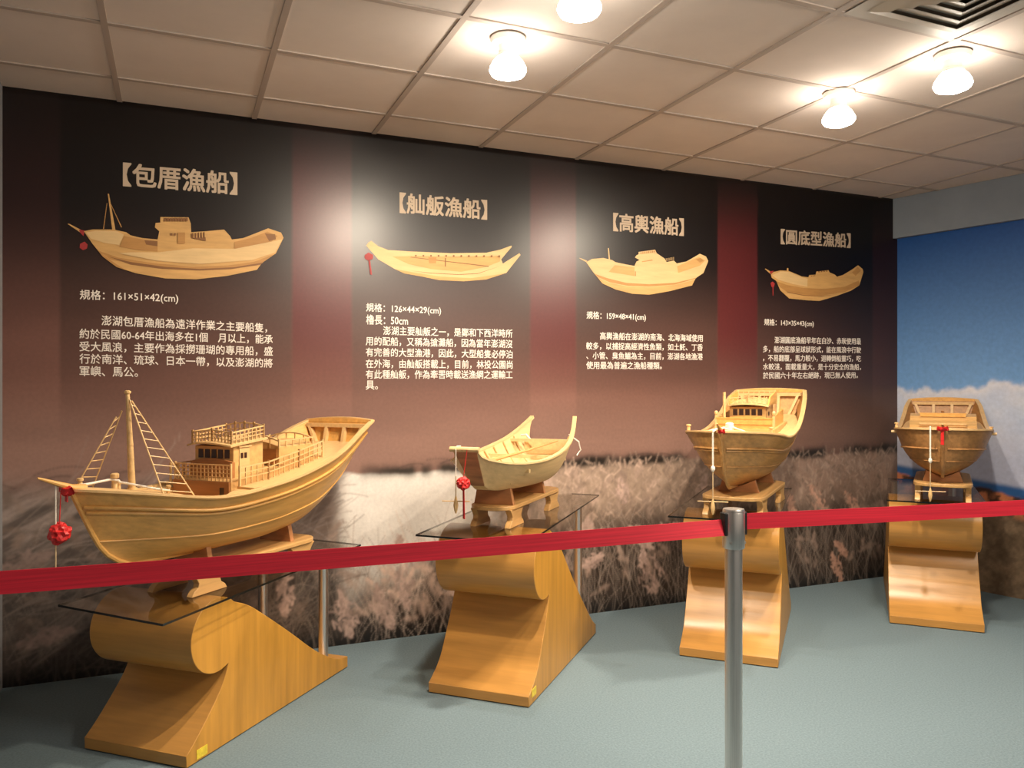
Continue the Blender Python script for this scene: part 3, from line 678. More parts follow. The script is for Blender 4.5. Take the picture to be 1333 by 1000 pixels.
# ================================================================== BOATS
def railing(b, path, h, gap, r=0.0020, mids=(0.5,)):
    path = [Vector(p) for p in path]; up = Vector((0, 0, 1))
    b.sweep([p + up * h for p in path], 0.0065, 0.005)
    for m_ in mids: b.sweep([p + up * h * m_ for p in path], 0.004, 0.0035)
    for a, c in zip(path[:-1], path[1:]):
        n = max(1, round((c - a).length / gap))
        for k in range(n + 1):
            p = a.lerp(c, k / n); e = r * (1.7 if k in (0, n) else 1)
            b.box((p.x - e, p.y - e, p.z - 0.004), (p.x + e, p.y + e, p.z + h + (0.008 if k in (0, n) else 0)))
class Hull:
    def __init__(s, L, sheer, width, xk0, xk1, keel, pow_, thick=0.012, q=1.0):
        s.L, s.sh, s.w, s.kl, s.pw = L, curve(*sheer), curve(*width), curve(*keel), curve(*pow_)
        s.xk0, s.xk1, s.t, s.q = xk0, xk1, thick, q; s.extra = (); s.bowl = False; s.flare = 0.03
    def pt(s, u, f, side):
        xs = u * s.L; xk = s.xk0 + (s.xk1 - s.xk0) * u
        x = xs + (xk - xs) * (0.62 * max(0, 1 - f) + 0.38 * max(0, 1 - f)**8) if f < 1 else xs + (f - 1) * (xs - xk) * 0.6
        zk = s.kl(u); zs = s.sh(xs)
        y = s.w(xs) * ((1 - max(0, 1 - f)**2)**s.pw(u) if s.bowl else f**s.pw(u))
        t = min(1, max(0, (f - 0.70) / 0.30)); y *= 1 - s.flare * (1 - t * t * (3 - 2 * t))
        return Vector((x, side * y, zk + (zs - zk) * f))
    def half(s, x, z):                    # half width inside at a height near the top
        def at(u):
            zk = s.kl(u); zs = s.sh(u * s.L); return s.pt(u, min(1, max(0.02, (z - zk) / (zs - zk))), 1)
        a, c = 0.0, 1.0
        for _ in range(22):
            m_ = (a + c) / 2
            if at(m_).x < x: a = m_
            else: c = m_
        return max(0.002, abs(at((a + c) / 2).y) - s.t)
    def stern_x(s, z):
        zk = s.kl(1.0); zs = s.sh(s.L); return s.pt(1.0, min(1, max(0.02, (z - zk) / (zs - zk))), 1).x
    def shell(s, b, nu=44, nf=16, depth=0.10):
        us_ = [(k / nu) ** 1.25 for k in range(nu + 1)]; fs_ = sorted([(k / nf) ** 1.6 for k in range(nf + 1)] + list(s.extra))
        for side in (-1, 1):
            vs_ = []; 
            for u in us_:
                row = [s.pt(u, f, side) for f in fs_]
                t = row[-1]; yi = max(0.0, abs(t.y) - s.t) * side
                zk = s.kl(u); fd = max(0.05, (t.z - depth - zk) / (t.z - zk)); ti = s.pt(u, fd, side)
                row += [Vector((t.x, yi, t.z)), Vector((ti.x, max(0.0, min(abs(yi), abs(ti.y) - s.t)) * side, ti.z))]
                vs_ += row
            m = len(fs_) + 2
            b.add(vs_, [(i*m+j, (i+1)*m+j, (i+1)*m+j+1, i*m+j+1) for i in range(nu) for j in range(m - 1)])
        # transom, inside and out
        A = [s.pt(1, f, -1) for f in fs_]; B = [s.pt(1, f, 1) for f in fs_]; n = len(A)
        b.add(A + B, [(j, j + 1, n + j + 1, n + j) for j in range(n - 1)])
        o = Vector((-s.t, 0, 0)); A2 = [p + o for p in A]; B2 = [p + o for p in B]
        b.add(A2 + B2, [(j, j + 1, n + j + 1, n + j) for j in range(n // 2, n - 1)])
        b.add([A[-1], A2[-1], B2[-1], B[-1]], [(0, 1, 2, 3)])
    def line(s, f, side, u0=0.0, u1=1.0, n=40, out=0.0):
        r_ = []
        for k in range(n + 1):
            p = s.pt(u0 + (u1 - u0) * (k / n)**1.25, f, side); p.y += side * out; r_.append(p)
        return r_
    def deck(s, b, x0, x1, zf, camber=0.0, n=20, shrink=0.004, drop=0.0):
        rows = []
        for k in range(n + 1):
            x = x0 + (x1 - x0) * k / n; z = zf(x); hw = max(0.002, s.half(x, z) - shrink)
            rows.append([(x, hw * c, z + camber * (1 - c * c)) for c in (-1, -0.6, -0.2, 0.2, 0.6, 1)])
        b.add([v for r_ in rows for v in r_], [(i*6+j, i*6+j+1, i*6+6+j+1, i*6+6+j) for i in range(n) for j in range(5)])
        if drop:
            for r_ in ((rows[-1],) if x0 < 0.05 else (rows[0],)):
                k_ = min(1, s.half(r_[0][0], r_[0][2] - drop) / abs(r_[0][1]))
                b.add(r_ + [(x, y * k_, z - drop) for x, y, z in r_], [(j, j + 1, 7 + j, 6 + j) for j in range(5)])

def rosette(parent_none, loc, r, label, seed, tail=0.0, group=None):
    rr = random.Random(seed); bm = bmesh.new(); bmesh.ops.create_icosphere(bm, subdivisions=3, radius=r)
    for v in bm.verts:
        d = v.co.normalized()
        k = 0.80 + 0.26 * abs(math.sin(9 * d.x + 4 * d.y + seed) * math.cos(8 * d.z - 5 * d.y)) + rr.uniform(-0.07, 0.07)
        v.co = d * r * k
    me = bpy.data.meshes.new('ribbon_ball'); bm.to_mesh(me); bm.free(); me.materials.append(M['red'])
    ro = empty('ribbon_rosette', loc); tag(ro, label, 'ribbon', group)
    o = bpy.data.objects.new('ribbon_ball', me); C.objects.link(o); o.parent = ro
    return ro
def bollard(b, x, y, z, h, r):
    b.lathe([(r, -0.004), (r * 0.9, h * 0.62), (r * 0.72, h * 0.66), (r * 0.72, h * 0.70), (r * 1.35, h * 0.76), (r * 1.35, h * 0.94), (r * 0.9, h)], (x, y, z), 12)

def trawler(c):
    p = cw(*c['at']); root = empty('model_boat', (p.x, p.y, c['base']), heading(c['theta']))
    tag(root, c['label'], 'model boat', 'wooden model fishing boats'); bz = c['base']
    H_ = c['hull']; L = H_.L; H_.extra = [f for f, _ in c['strakes']]
    b = MB(); H_.shell(b); b.build('hull', M[c.get('wood', 'boat')], root, smooth=32)
    b = MB()
    b.tube([H_.pt(0, f, 0) + Vector((-0.002, 0, 0)) for f in (1.03, 0.9, 0.75, 0.6, 0.45, 0.3, 0.18, 0.08, 0.0)] , 0.009, 8)
    b.tube([H_.pt(u, 0, 0) for u in np.linspace(0, 1, 14)], 0.009, 8); b.build('keel', M[c.get('wood', 'boat')], root)
    for side in (-1, 1):
        b = MB()
        for f, r_ in c['strakes']:
            b.tube(H_.line(f, side, 0.004, 1.0, 88, r_ * 0.5), r_, 8)
        b.build('rubbing_strake', M[c.get('wood', 'boat')], root)
        b = MB(); b.sweep([q + Vector((0, -side * 0.004, 0.003)) for q in H_.line(1.0, side, 0.004, 1.0)], 0.024, 0.008); b.build('cap_rail', M['deckw'], root)
    # decks
    xf, xw = c['fore'], c['well']
    b = MB(); H_.deck(b, 0.012, xf, lambda x: H_.sh(x) + 0.001, 0.012, drop=0.09); b.build('foredeck', M['deckw'], root)
    b = MB(); H_.deck(b, xf - 0.02, xw + 0.06, lambda x: H_.sh(x) - 0.075); b.build('well_deck', M['boat'], root)
    b = MB(); H_.deck(b, c.get('aft', xw), H_.stern_x(c['deck'](L)) - H_.t - 0.002, c['deck'], 0.004, n=30, drop=0.09); b.build('aft_deck', M['deckw'], root)
    # stern: inner panels between frames, cap over the transom
    zs = H_.sh(L); hw = H_.w(L); zd = c['deck'](L - 0.02)
    b = MB(); b.sweep([(L - 0.004 + 0.018 * (1 - (y / hw)**2), y, zs + 0.004 + 0.012 * (1 - (y / hw)**2)) for y in np.linspace(-hw, hw, 13)], 0.026, 0.009)
    b.build('transom_cap', M['deckw'], root)
    b = MB(); b.prism([(-hw * 0.93, zs - 0.006)] + [(y, zs + 0.006 + 0.010 * (1 - (y / hw)**2)) for y in np.linspace(-hw * 0.93, hw * 0.93, 9)] + [(hw * 0.93, zs - 0.006)], L - 0.016, L - 0.004, 'x'); b.build('transom_arch', M['boat'], root)
    for k in range(4):
        y = hw * (-0.82 + 1.64 * k / 3); b = MB(); xa_, xb_ = H_.stern_x(zd) - H_.t, H_.stern_x(zs - 0.025) - H_.t; y2 = y * H_.half(xa_ - 0.002, zd) / hw * 0.98 if abs(y) > hw * 0.5 else y; b.hexa([(xa_ - 0.024, y2 - 0.008, zd - 0.004), (xa_, y2 - 0.008, zd - 0.004), (xa_, y2 + 0.008, zd - 0.004), (xa_ - 0.024, y2 + 0.008, zd - 0.004), (xb_ - 0.024, y - 0.008, zs - 0.025), (xb_, y - 0.008, zs - 0.025), (xb_, y + 0.008, zs - 0.025), (xb_ - 0.024, y + 0.008, zs - 0.025)]); b.build('stern_frame', M['deckw'], root)
    b = MB(); b.box((L - 0.043, -hw * 0.9, zs - 0.030), (L - 0.013, hw * 0.9, zs - 0.012)); b.build('stern_beam', M['deckw'], root)
    # bowsprit
    b = MB(); sp = c['sprit']; z0 = H_.sh(0) 
    b.tube([(0.05, 0, z0 + 0.004), (0.0, 0, z0 + 0.010), sp], [0.013, 0.012, 0.003], 8); b.build('bowsprit', M['boat'], root)
    for x, y, h, r_ in c['bollards']:
        b = MB(); bollard(b, x, y, H_.sh(x) + 0.004, h, r_); b.build('bollard', M['deckw'], root)
    c['house'](root, H_)
    return root, bz

def ladder(root, a0, a1, b0, b1, n):      # two rails, bottom a0/a1 -> top b0/b1
    b = MB(); a0, a1, b0, b1 = map(Vector, (a0, a1, b0, b1))
    b.tube([a0, b0], 0.0026, 6); b.tube([a1, b1], 0.0026, 6)
    for k in range(n):
        t = (k + 0.6) / (n + 0.3); b.tube([a0.lerp(b0, t), a1.lerp(b1, t)], 0.002, 6)
    b.build('mast_ladder', M['deckw'], root)

def wheelhouse(root, x0, x1, hw, z0, zt, slope, roof_over, nwin, rail_h, mat_front, roof_front=0.048, zsill=0.55):
    """cabin with a row of front windows, a door each side and a railed roof"""
    wb = MB(); zb = zt + slope
    wb.hexa([(x0, -hw, z0), (x1, -hw, z0), (x1, hw, z0), (x0, hw, z0), (x0, -hw, zt), (x1, -hw, zb), (x1, hw, zb), (x0, hw, zt)])
    wh = wb.build('wheelhouse', M['boat_end'], root)
    fb = MB(); hs = z0 + (zt - z0) * zsill
    fb.prism([(-hw * 1.06, z0)] + [(y, hs + 0.012 * (1 - (y / hw)**2)) for y in np.linspace(-hw * 1.06, hw * 1.06, 9)] + [(hw * 1.06, z0)], x0 - 0.014, x0 + 0.002, 'x'); fb.build('front_panel', mat_front, wh)
    for k in range(nwin):
        y = hw * (-0.86 + 1.72 * (k + 0.5) / nwin); w_ = hw * 0.60 / nwin
        b = MB(); b.box((x0 - 0.0025, y - w_, hs + 0.012), (x0 + 0.001, y + w_, zt - 0.012)); b.build('window', M['hole'], wh)
    for s in (-1, 1):
        ln = x1 - x0
        d = MB(); d.box((x0 + ln * 0.18, s * hw - 0.003, z0 + 0.012), (x0 + ln * 0.52, s * hw + 0.003, zt - 0.006)); do = d.build('door', M['deckw'], wh)
        for q in (0.22, 0.34):
            d = MB(); d.box((x0 + ln * q, s * hw - 0.004, zt - 0.048), (x0 + ln * (q + 0.085), s * hw + 0.004, zt - 0.026)); d.build('door_window', M['hole'], wh)
        d = MB(); d.box((x0 + ln * 0.14, s * hw - 0.008, zt - 0.004), (x0 + ln * 0.56, s * hw + 0.008, zt + 0.002)); d.build('door_canopy', M['deckw'], wh)
    rb = MB(); th = 0.007
    nx = 10; rows = []
    a, e = x0 - roof_front, x1 + 0.015
    for k in range(7):
        y = (hw + roof_over) * (-1 + 2 * k / 6); cz = 0.012 * (1 - (k / 3 - 1)**2); xa = a + 0.018 * (k / 3 - 1)**2
        rows.append([(xa, y, zt + cz), (e, y, zb + cz), (e, y, zb + cz + th), (xa, y, zt + cz + th)])
    rb.add([v for r_ in rows for v in r_], [(i*4+j, i*4+(j+1) % 4, i*4+4+(j+1) % 4, i*4+4+j) for i in range(6) for j in range(4)] + [(0, 1, 2, 3), (27, 26, 25, 24)])
    rb.build('roof', M['deckw'], root)
    if rail_h:
        b = MB(); zz = zt + th + 0.004; z2 = zb + th + 0.004; h2 = hw + roof_over - 0.012; xa = a + 0.036; xe = e - 0.012
        railing(b, [(xa, h2, zz), (xa + 0.0, 0, zz + 0.010), (xa, -h2, zz)], rail_h, 0.018, mids=(0.33, 0.66))
        railing(b, [(xa, h2, zz), (xe, h2, z2)], rail_h, 0.022, mids=(0.33, 0.66)); railing(b, [(xa, -h2, zz), (xe, -h2, z2)], rail_h, 0.022, mids=(0.33, 0.66))
        railing(b, [(xe, h2, z2), (xe, h2 * 0.5, z2 + 0.008), (xe, 0, z2 + 0.011), (xe, -h2 * 0.5, z2 + 0.008), (xe, -h2, z2)], rail_h, 0.03, mids=(0.5,))
        b.build('roof_railing', M['deckw'], root)

# ---- boat 1: large boat with mast and ladders (heights measured from its keel)
B1 = 0.722
def z1(l): return [a - B1 for a in l]
hull1 = Hull(1.48, ([0, .10, .22, .42, .67, .92, 1.17, 1.37, 1.48], z1([1.012, .998, .978, .948, .960, .994, 1.060, 1.145, 1.182])),
             ([0, .05, .12, .22, .35, .5, .7, .92, 1.17, 1.37, 1.48], [.006, .060, .115, .172, .213, .240, .250, .248, .237, .214, .192]),
             .235, 1.36, ([0, .1, .35, .6, .8, .92, 1], [0.004, 0, -.006, 0.0, .035, .10, .19]), ([0, .15, .4, .7, .9, 1], [.95, .62, .42, .42, .55, .62]), q=0.85)
def house1(root, H_):
    dk = deck1
    # raised trunk that carries the wheelhouse, with a dark doorway in its front
    b = MB(); x0, x1, hw = .565, 1.13, .145
    b.hexa([(x0, -hw, H_.sh(x0) - .08), (x1, -hw, dk(x1) - .03), (x1, hw, dk(x1) - .03), (x0, hw, H_.sh(x0) - .08), (x0, -hw, .263), (x1, -hw, .322), (x1, hw, .322), (x0, hw, .263)])
    t = b.build('cabin_trunk', M['boat_end'], root)
    b = MB(); b.box((x0 - .008, -hw * .98, H_.sh(x0) - .078), (x0 + .001, hw * .98, .262)); b.build('front_bulkhead', M['brownw'], t)
    b = MB(); b.box((x0 - .010, -.118, H_.sh(x0) - .072), (x0 - .006, -.098, .240)); b.build('doorway', M['hole'], t)
    b = MB(); railing(b, [(x0 + .004, -hw + .004, .263), (x0 + .004, hw - .004, .263)], .062, .0185, mids=(.25, .5, .75)); b.build('front_railing', M['deckw'], root)
    for s in (-1, 1):
        b = MB(); pts = [(x, s * (.176 - .03 * (x - .58)), dk(x) + .008 if x > .62 else dk(.62) + .010) for x in (.578, .75, .95, 1.12)]
        railing(b, pts, .066, .034, mids=(.36, .68)); b.build('side_railing', M['deckw'], root)
        b = MB(); rows = []
        for k in range(15):
            x = .40 + .21 * k / 14; q = k / 14; q = q * q * (3 - 2 * q); z = H_.sh(x) + .001; ho = H_.half(x, z) - .003; hi = ho - (ho - .144) * q - .002
            rows += [(x, s * min(hi, H_.half(x, z - .075) - .004), z - .075), (x, s * hi, z), (x, s * ho, z)]
        b.add(rows, [(3*i+j, 3*i+3+j, 3*i+4+j, 3*i+1+j) for i in range(14) for j in range(2)]); b.build('side_deck', M['deckw'], root)
    wheelhouse(root, .63, .80, .098, .262, .392, .020, .014, 5, .045, M['brownw'])
    # trunk cabin behind
    b = MB(); x0, x1, hw = .875, 1.10, .120; arch = [(-hw, .30)] + [(y, .375 + .022 * (1 - (y / hw)**2)) for y in np.linspace(-hw, hw, 9)] + [(hw, .30)]
    b.prism(arch, x0, x1, 'x'); cb = b.build('aft_cabin', M['boat_end'], root)
    b = MB(); b.box((x0 - .003, -hw * .9, .305), (x0 + .001, hw * .9, .366)); b.build('cabin_front', M['brownw'], cb)
    b = MB()
    for xx in (x0, x1):
        b.sweep([(xx, y, .400 + .022 * (1 - (y / hw)**2)) for y in np.linspace(-hw, hw, 9)], .008, .006)
        for y in np.linspace(-hw, hw, 6): b.box((xx - .002, y - .002, .37), (xx + .002, y + .002, .402 + .022 * (1 - (y / hw)**2)))
    for s in (-1, 1): railing(b, [(x0, s * hw, .374), (x1, s * hw, .378)], .026, .05, mids=())
    b.build('cabin_railing', M['deckw'], root)
    # mast with shrouds
    b = MB(); mz = H_.sh(.237) + .008
    b.lathe([(.017, -.006), (.017, .012)], (.237, 0, mz), 14); b.tube([(.237, 0, mz), (.228, 0, mz + .17), (.218, 0, .606)], [.0125, .0105, .0065], 12)
    b.lathe([(.008, 0), (.011, .004), (.011, .010), (.004, .013)], (.218, 0, .604), 10); b.build('mast', M['deckw'], root)
    ladder(root, (.222, -.166, H_.sh(.222)), (.33, -.2, H_.sh(.33)), (.220, -.006, .585), (.226, -.010, .58), 11)
    ladder(root, (.095, .108, H_.sh(.10)), (.165, .112, H_.sh(.16)), (.190, .022, .525), (.215, .024, .545), 9)
deck1 = curve([.50, .6, .67, .92, 1.12, 1.32, 1.48], z1([.955, .962, .966, .998, 1.034, 1.068, 1.085]))
A1, TH1 = (-1.31, 2.87), 23.0
stem1 = rel(A1, TH1, -.317, 0)
boat1, _ = trawler(dict(at=stem1, theta=TH1, base=B1, hull=hull1, fore=.345, well=.55, aft=.60, deck=deck1, strakes=[(.985, .004), (.80, .0065), (.73, .0055), (.36, .0035)],
        sprit=(-.118, 0, 1.062 - B1 + .004), bollards=[(.075, .055, .038, .008), (.165, .0, .062, .0105), (.285, -.12, .034, .007), (.285, .12, .034, .007)],
        house=house1, label='largest wooden model boat with mast, rope ladders and railed wheelhouse'))

# ---- boat 3: high-sterned boat behind the barrier post
B3 = 0.858
def z3(l): return [a - B3 for a in l]
hull3 = Hull(1.40, ([0, .12, .27, .42, .62, .85, 1.08, 1.27, 1.40], z3([1.140, 1.134, 1.120, 1.102, 1.104, 1.132, 1.20, 1.285, 1.325])),
             ([0, .04, .10, .18, .27, .4, .6, .85, 1.08, 1.27, 1.40], [.008, .080, .145, .198, .226, .237, .24, .238, .232, .222, .205]),
             .20, 1.28, ([0, .1, .35, .6, .8, .92, 1], [0.004, 0, -.004, 0.0, .04, .10, .20]), ([0, .15, .4, .7, .9, 1], [1.05, .78, .56, .52, .55, .6]), q=0.9); hull3.bowl = True; hull3.flare = 0.10
deck3 = curve([.5, .7, .95, 1.15, 1.40], z3([1.10, 1.108, 1.135, 1.165, 1.19]))
def house3(root, H_):
    b = MB(); x0, x1, hw = .56, 1.0, .155
    b.hexa([(x0, -hw, H_.sh(x0) - .08), (x1, -hw, deck3(x1) - .02), (x1, hw, deck3(x1) - .02), (x0, hw, H_.sh(x0) - .08), (x0, -hw, .272), (x1, -hw, .30), (x1, hw, .30), (x0, hw, .272)])
    b.build('cabin_trunk', M['boat_end'], root)
    b = MB(); x0 = .575
    b.prism([(x0, .27), (x0, .328), (.95, .37), (.95, .27)], -.142, -.134, 'y'); b.build('side_coaming', M['boat'], root)
    b = MB(); b.prism([(x0, .27), (x0, .328), (.95, .37), (.95, .27)], .134, .142, 'y'); b.build('side_coaming', M['boat'], root)
    b = MB(); b.box((x0 - .004, -.142, .27), (x0 + .004, .142, .326)); b.sweep([(x0, -.146, .328), (x0, .146, .328)], .012, .006); b.sweep([(x0 - .004, -.142, .298), (x0 - .004, .142, .298)], .006, .004); b.build('front_coaming', M['boat'], root)
    wheelhouse(root, .66, .90, .094, .272, .386, .026, .016, 5, .0, M['boat'], .035, .5)
    for s in (-1, 1):
        b = MB(); b.prism([(.66, .395), (.72, .44), (.93, .47), (.93, .40)], s * .106 - .004, s * .106 + .004, 'y'); b.build('roof_coaming', M['boat'], root)
        b = MB(); b.box((.572, s * .148 - .006, .26), (.584, s * .148 + .006, .345)); b.lathe([(.006, .345), (.010, .350), (.010, .360), (.005, .366)], (.578, s * .148, 0), 10); b.build('rail_post', M['deckw'], root)
    b = MB(); railing(b, [(.655, .100, .398), (.65, 0, .406), (.655, -.100, .398)], .034, .025, mids=(.5,)); b.build('roof_railing', M['deckw'], root); b = MB(); railing(b, [(.93, .100, .43), (.93, -.100, .43)], .04, .03, mids=(.5,)); b.build('roof_railing', M['deckw'], root)
    b = MB(); b.tube([(.60, .11, .26), (.60, .11, .465)], .008, 10); b.build('signal_mast', M['deckw'], root)
S3, TH3 = (0.962, 3.655), 27.0
boat3, _ = trawler(dict(at=S3, theta=TH3, base=B3, wood='boat3', hull=hull3, fore=.36, well=.50, deck=deck3, strakes=[(.985, .004), (.72, .0055), (.68, .0045), (.40, .003)],
        sprit=(-.075, 0, 1.185 - B3), bollards=[(.22, .205, .036, .009), (.20, .0, .05, .010), (.22, -.19, .0001 + .03, .008)],
        house=house3, label='wooden model boat seen bow-on directly above the steel barrier post'))

# ---- boat 4: round-bottomed boat in the corner, seen head on
B4 = 0.856
def z4(l): return [a - B4 for a in l]
hull4 = Hull(1.26, ([0, .12, .27, .42, .62, .85, 1.02, 1.16, 1.26], z4([1.122, 1.118, 1.110, 1.096, 1.098, 1.12, 1.165, 1.225, 1.262])),
             ([0, .03, .08, .15, .25, .4, .6, .85, 1.02, 1.16, 1.26], [.01, .095, .160, .210, .236, .24, .24, .236, .228, .216, .198]),
             .13, 1.12, ([0, .1, .35, .6, .8, .92, 1], [0.004, 0, -.004, 0.0, .03, .09, .18]), ([0, .15, .4, .7, .9, 1], [.85, .62, .55, .52, .55, .6]), q=0.9); hull4.bowl = True; hull4.flare = 0.05
deck4 = curve([.45, .6, .85, 1.0, 1.26], z4([1.092, 1.094, 1.108, 1.125, 1.14]))
def house4(root, H_):
    b = MB(); prof = [(.50, .20), (.50, .268), (.56, .290), (.60, .298), (.60, .318), (.68, .332), (.82, .330), (.94, .300), (.99, .25), (.99, .21)]
    b.prism(prof, -.175, .175, 'y'); b.build('domed_cabin', M['boat_end'], root)
    b = MB(); b.box((.492, -.118, .215), (.502, .118, .278)); b.build('front_panel', M['boat'], root)
    b = MB(); b.box((.486, -.122, .272), (.504, .122, .284)); b.box((.486, -.006, .225), (.504, .006, .274)); b.box((.486, -.122, .262), (.493, .122, .266)); b.build('front_beam', M['deckw'], root)
    b = MB(); b.box((.594, -.12, .316), (.604, .12, .334)); b.sweep([(.60, -.125, .336), (.60, .125, .336)], .012, .006); b.build('roof_coaming', M['boat'], root)
    b = MB(); b.lathe([(.010, 0), (.006, .012), (.012, .018), (.004, .026)], (.64, 0, .328), 10); b.build('roof_finial', M['brownw'], root)
    for s in (-1, 1):
        b = MB(); b.tube([(.30, s * .22, .236), (.30, s * .262, .236)], .008, 8); b.build('cleat', M['deckw'], root)
S4, TH4 = (2.292, 4.215), 28.55
boat4, _ = trawler(dict(at=S4, theta=TH4, base=B4, wood='boat4', hull=hull4, fore=.34, well=.45, deck=deck4, strakes=[(.985, .004), (.60, .0055), (.34, .003)],
        sprit=(-.05, 0, 1.155 - B4), bollards=[(.22, .232, .032, .008), (.22, -.232, .018, .008)],
        house=house4, label='wooden model boat seen head-on in the corner before the blue sky mural'))

# ---- boat 2: open sampan with two horns at the stern
B2 = 0.892
A2, TH2 = (-0.09, 3.545), 21.0
p = cw(*A2); boat2 = empty('model_boat', (p.x, p.y, B2), heading(TH2))
tag(boat2, 'pale open model sampan with two upswept stern horns and an oar', 'model boat', 'wooden model fishing boats')
xs2 = [-.286, -.24, -.18, -.08, .08, .28, .48, .64, .76, .84, .89]
fw = curve(xs2, [.060, .088, .112, .158, .198, .214, .205, .182, .158, .140, .128])
fz = curve(xs2, [x - B2 for x in (1.083, 1.052, 1.032, 1.018, 1.014, 1.026, 1.050, 1.082, 1.124, 1.160, 1.186)])
fbw = curve([-.286, -.1, .1, .3, .55, .76, .89], [.030, .060, .105, .12, .105, .08, .07])
fbz = curve([-.286, -.24, -.15, -.06, .1, .35, .55, .76, .89], [.150, .125, .045, .010, 0.0, .002, .020, .085, .165])
fkz = curve([0, .05, .10, .18, .35, .58, .74, .90, 1], [.036, .012, .004, 0.0, 0.0, .004, .022, .085, .165])
b = MB(); N = 48; FS = (0, .04, .12, .25, .42, .62, .82, 1.0)
def s2pt(u, f, side, inn=0.0):
    xb = -.286 + .128 * (1 - f); x = xb + (.89 - xb) * u; xt = -.286 + 1.176 * u
    zb = fkz(u); zt = fz(xt); wt, wb_ = fw(xt), min(fbw(xt), fw(xt) - .01)
    q = min(1, u / .10); q = q * q * (3 - 2 * q)
    y = (.030 + .020 * f) * (1 - q) + (wb_ + (wt - wb_) * f**.62) * q
    return Vector((x, side * max(.001, y - inn), zb + (zt - zb) * f))
for side in (-1, 1):
    vs_ = []; m = 2 * len(FS) + 2
    for k in range(N + 1):
        u = k / N; cut = 0.0
        if u > .87: cut = min(.93, (u - .87) / .11)
        fs2 = [cut + (1 - cut) * f for f in FS]
        out_ = [s2pt(u, f, side) for f in fs2]; inn_ = [s2pt(u, f, side, .013) + Vector((0, 0, .010 if f < .5 and not cut else 0)) for f in fs2[::-1]]
        mid0 = out_[0].copy(); mid1 = inn_[-1].copy()
        if not cut: mid0.y = 0; mid1.y = 0
        vs_ += [mid0] + out_ + inn_ + [mid1]
    fs_ = [(i*m+j, (i+1)*m+j, (i+1)*m+j+1, i*m+j+1) for i in range(N) for j in range(m - 1)]
    fs_.append(tuple(N*m + j for j in range(m)))
    b.add(vs_, fs_)
b.build('hull', M['pale'], boat2, smooth=40)
x = -.286; b = MB()
tr = [(.060, 1.083 - B2), (.030, .150)]
def bowrow(x, o): return [(x + o, -fw(x), fz(x)), (x + o, -fbw(x) * .9, fbz(x)), (x + o, fbw(x) * .9, fbz(x)), (x + o, fw(x), fz(x))]
pts = [(-.290, -.051, .192), (-.290, .051, .192), (-.160, .031, .034), (-.160, -.031, .034)]
o_ = Vector((.010, 0, .010))
b.hexa([Vector(q) for q in pts] + [Vector(q) + o_ for q in pts]); b.build('bow_board', M['cradle'], boat2)
b = MB(); b.box((.735, -.115, .07), (.747, .115, .165)); b.build('stern_board', M['pale'], boat2)
b = MB(); b.tube([(-.294, -.066, .200), (-.294, .066, .200)], .0115, 10); b.build('bow_bar', M['pale'], boat2)
for side in (-1, 1):
    b = MB(); b.sweep([s2pt(u_, 1.0, side, .005) + Vector((0, 0, .003)) for u_ in np.linspace(.004, .997, 40)], .022, .008); b.build('gunwale', M['pale'], boat2)
    for k in range(9):
        x = -.16 + .105 * k; b = MB()
        uu = (x + .286) / 1.176; b.tube([s2pt(uu, q_, side, .018) + Vector((0, 0, .008)) for q_ in (.03, .15, .3, .5, .7, .93)], .006, 6)
        b.build('rib', M['pale'], boat2)
for x, dz in ((.02, -.035), (.40, -.03), (.66, -.018)):
    b = MB(); hw = fw(x) - .014; b.box((x - .011, -hw, fz(x) + dz - .008), (x + .011, hw, fz(x) + dz + .008)); b.build('crossbeam', M['pale'], boat2)
b = MB(); b.box((-.02, -.10, .030), (.62, .10, .038)); b.build('floor_boards', M['deckw'], boat2)
b = MB(); b.tube([(.02, .02, .125), (.28, -.05, .15), (.55, -.13, .185)], [.010, .006, .0045], 8); b.box((-.16, .005, .098), (.03, .045, .112))
orr = b.build('sculling_oar', M['bench']); orr.parent = None
orr.matrix_world = Matrix.Translation((p.x, p.y, B2)) @ Matrix.Rotation(heading(TH2), 4, 'Z')
tag(orr, 'thin brown wooden oar lying inside the pale sampan', 'oar')
rb = MB(); rb.tube([(.69, -.150, .21), (.735, -.190, .17), (.75, -.196, .125), (.72, -.182, .10)], .0042, 6); rb.build('stern_rope', M['rope'], boat2)
rb = MB(); rb.tube([(.70, .12, .20), (.695, .09, .205), (.70, .06, .17)], .006, 6); rb.build('mooring_line', M['rope'], boat2)

# ---- stands under the boats
bench(rel(A1, TH1, 0.09, 0.0), TH1, G1, .80, .24, .098, -.04, (.12, .60), .085, B1 - G1 - .098 - .002, 'scalloped wooden stand under the largest boat')
bench(rel(A2, TH2, 0, 0.0), TH2, G2, .79, .21, .098, -.06, (.03, .46), .095, B2 - G2 - .098 - .002, 'scalloped wooden stand under the pale sampan')
bench(rel(S3, TH3, .22, .01), TH3, G2, .82, .30, .098, -.06, (.16, .62), .10, B3 - G2 - .098 - .002, 'scalloped wooden stand under the boat behind the post')
bench(rel(S4, TH4, .13, .0), TH4, G2, .74, .29, .098, -.03, (.10, .52), .10, B4 - G2 - .098 - .002, 'scalloped wooden stand under the corner boat')

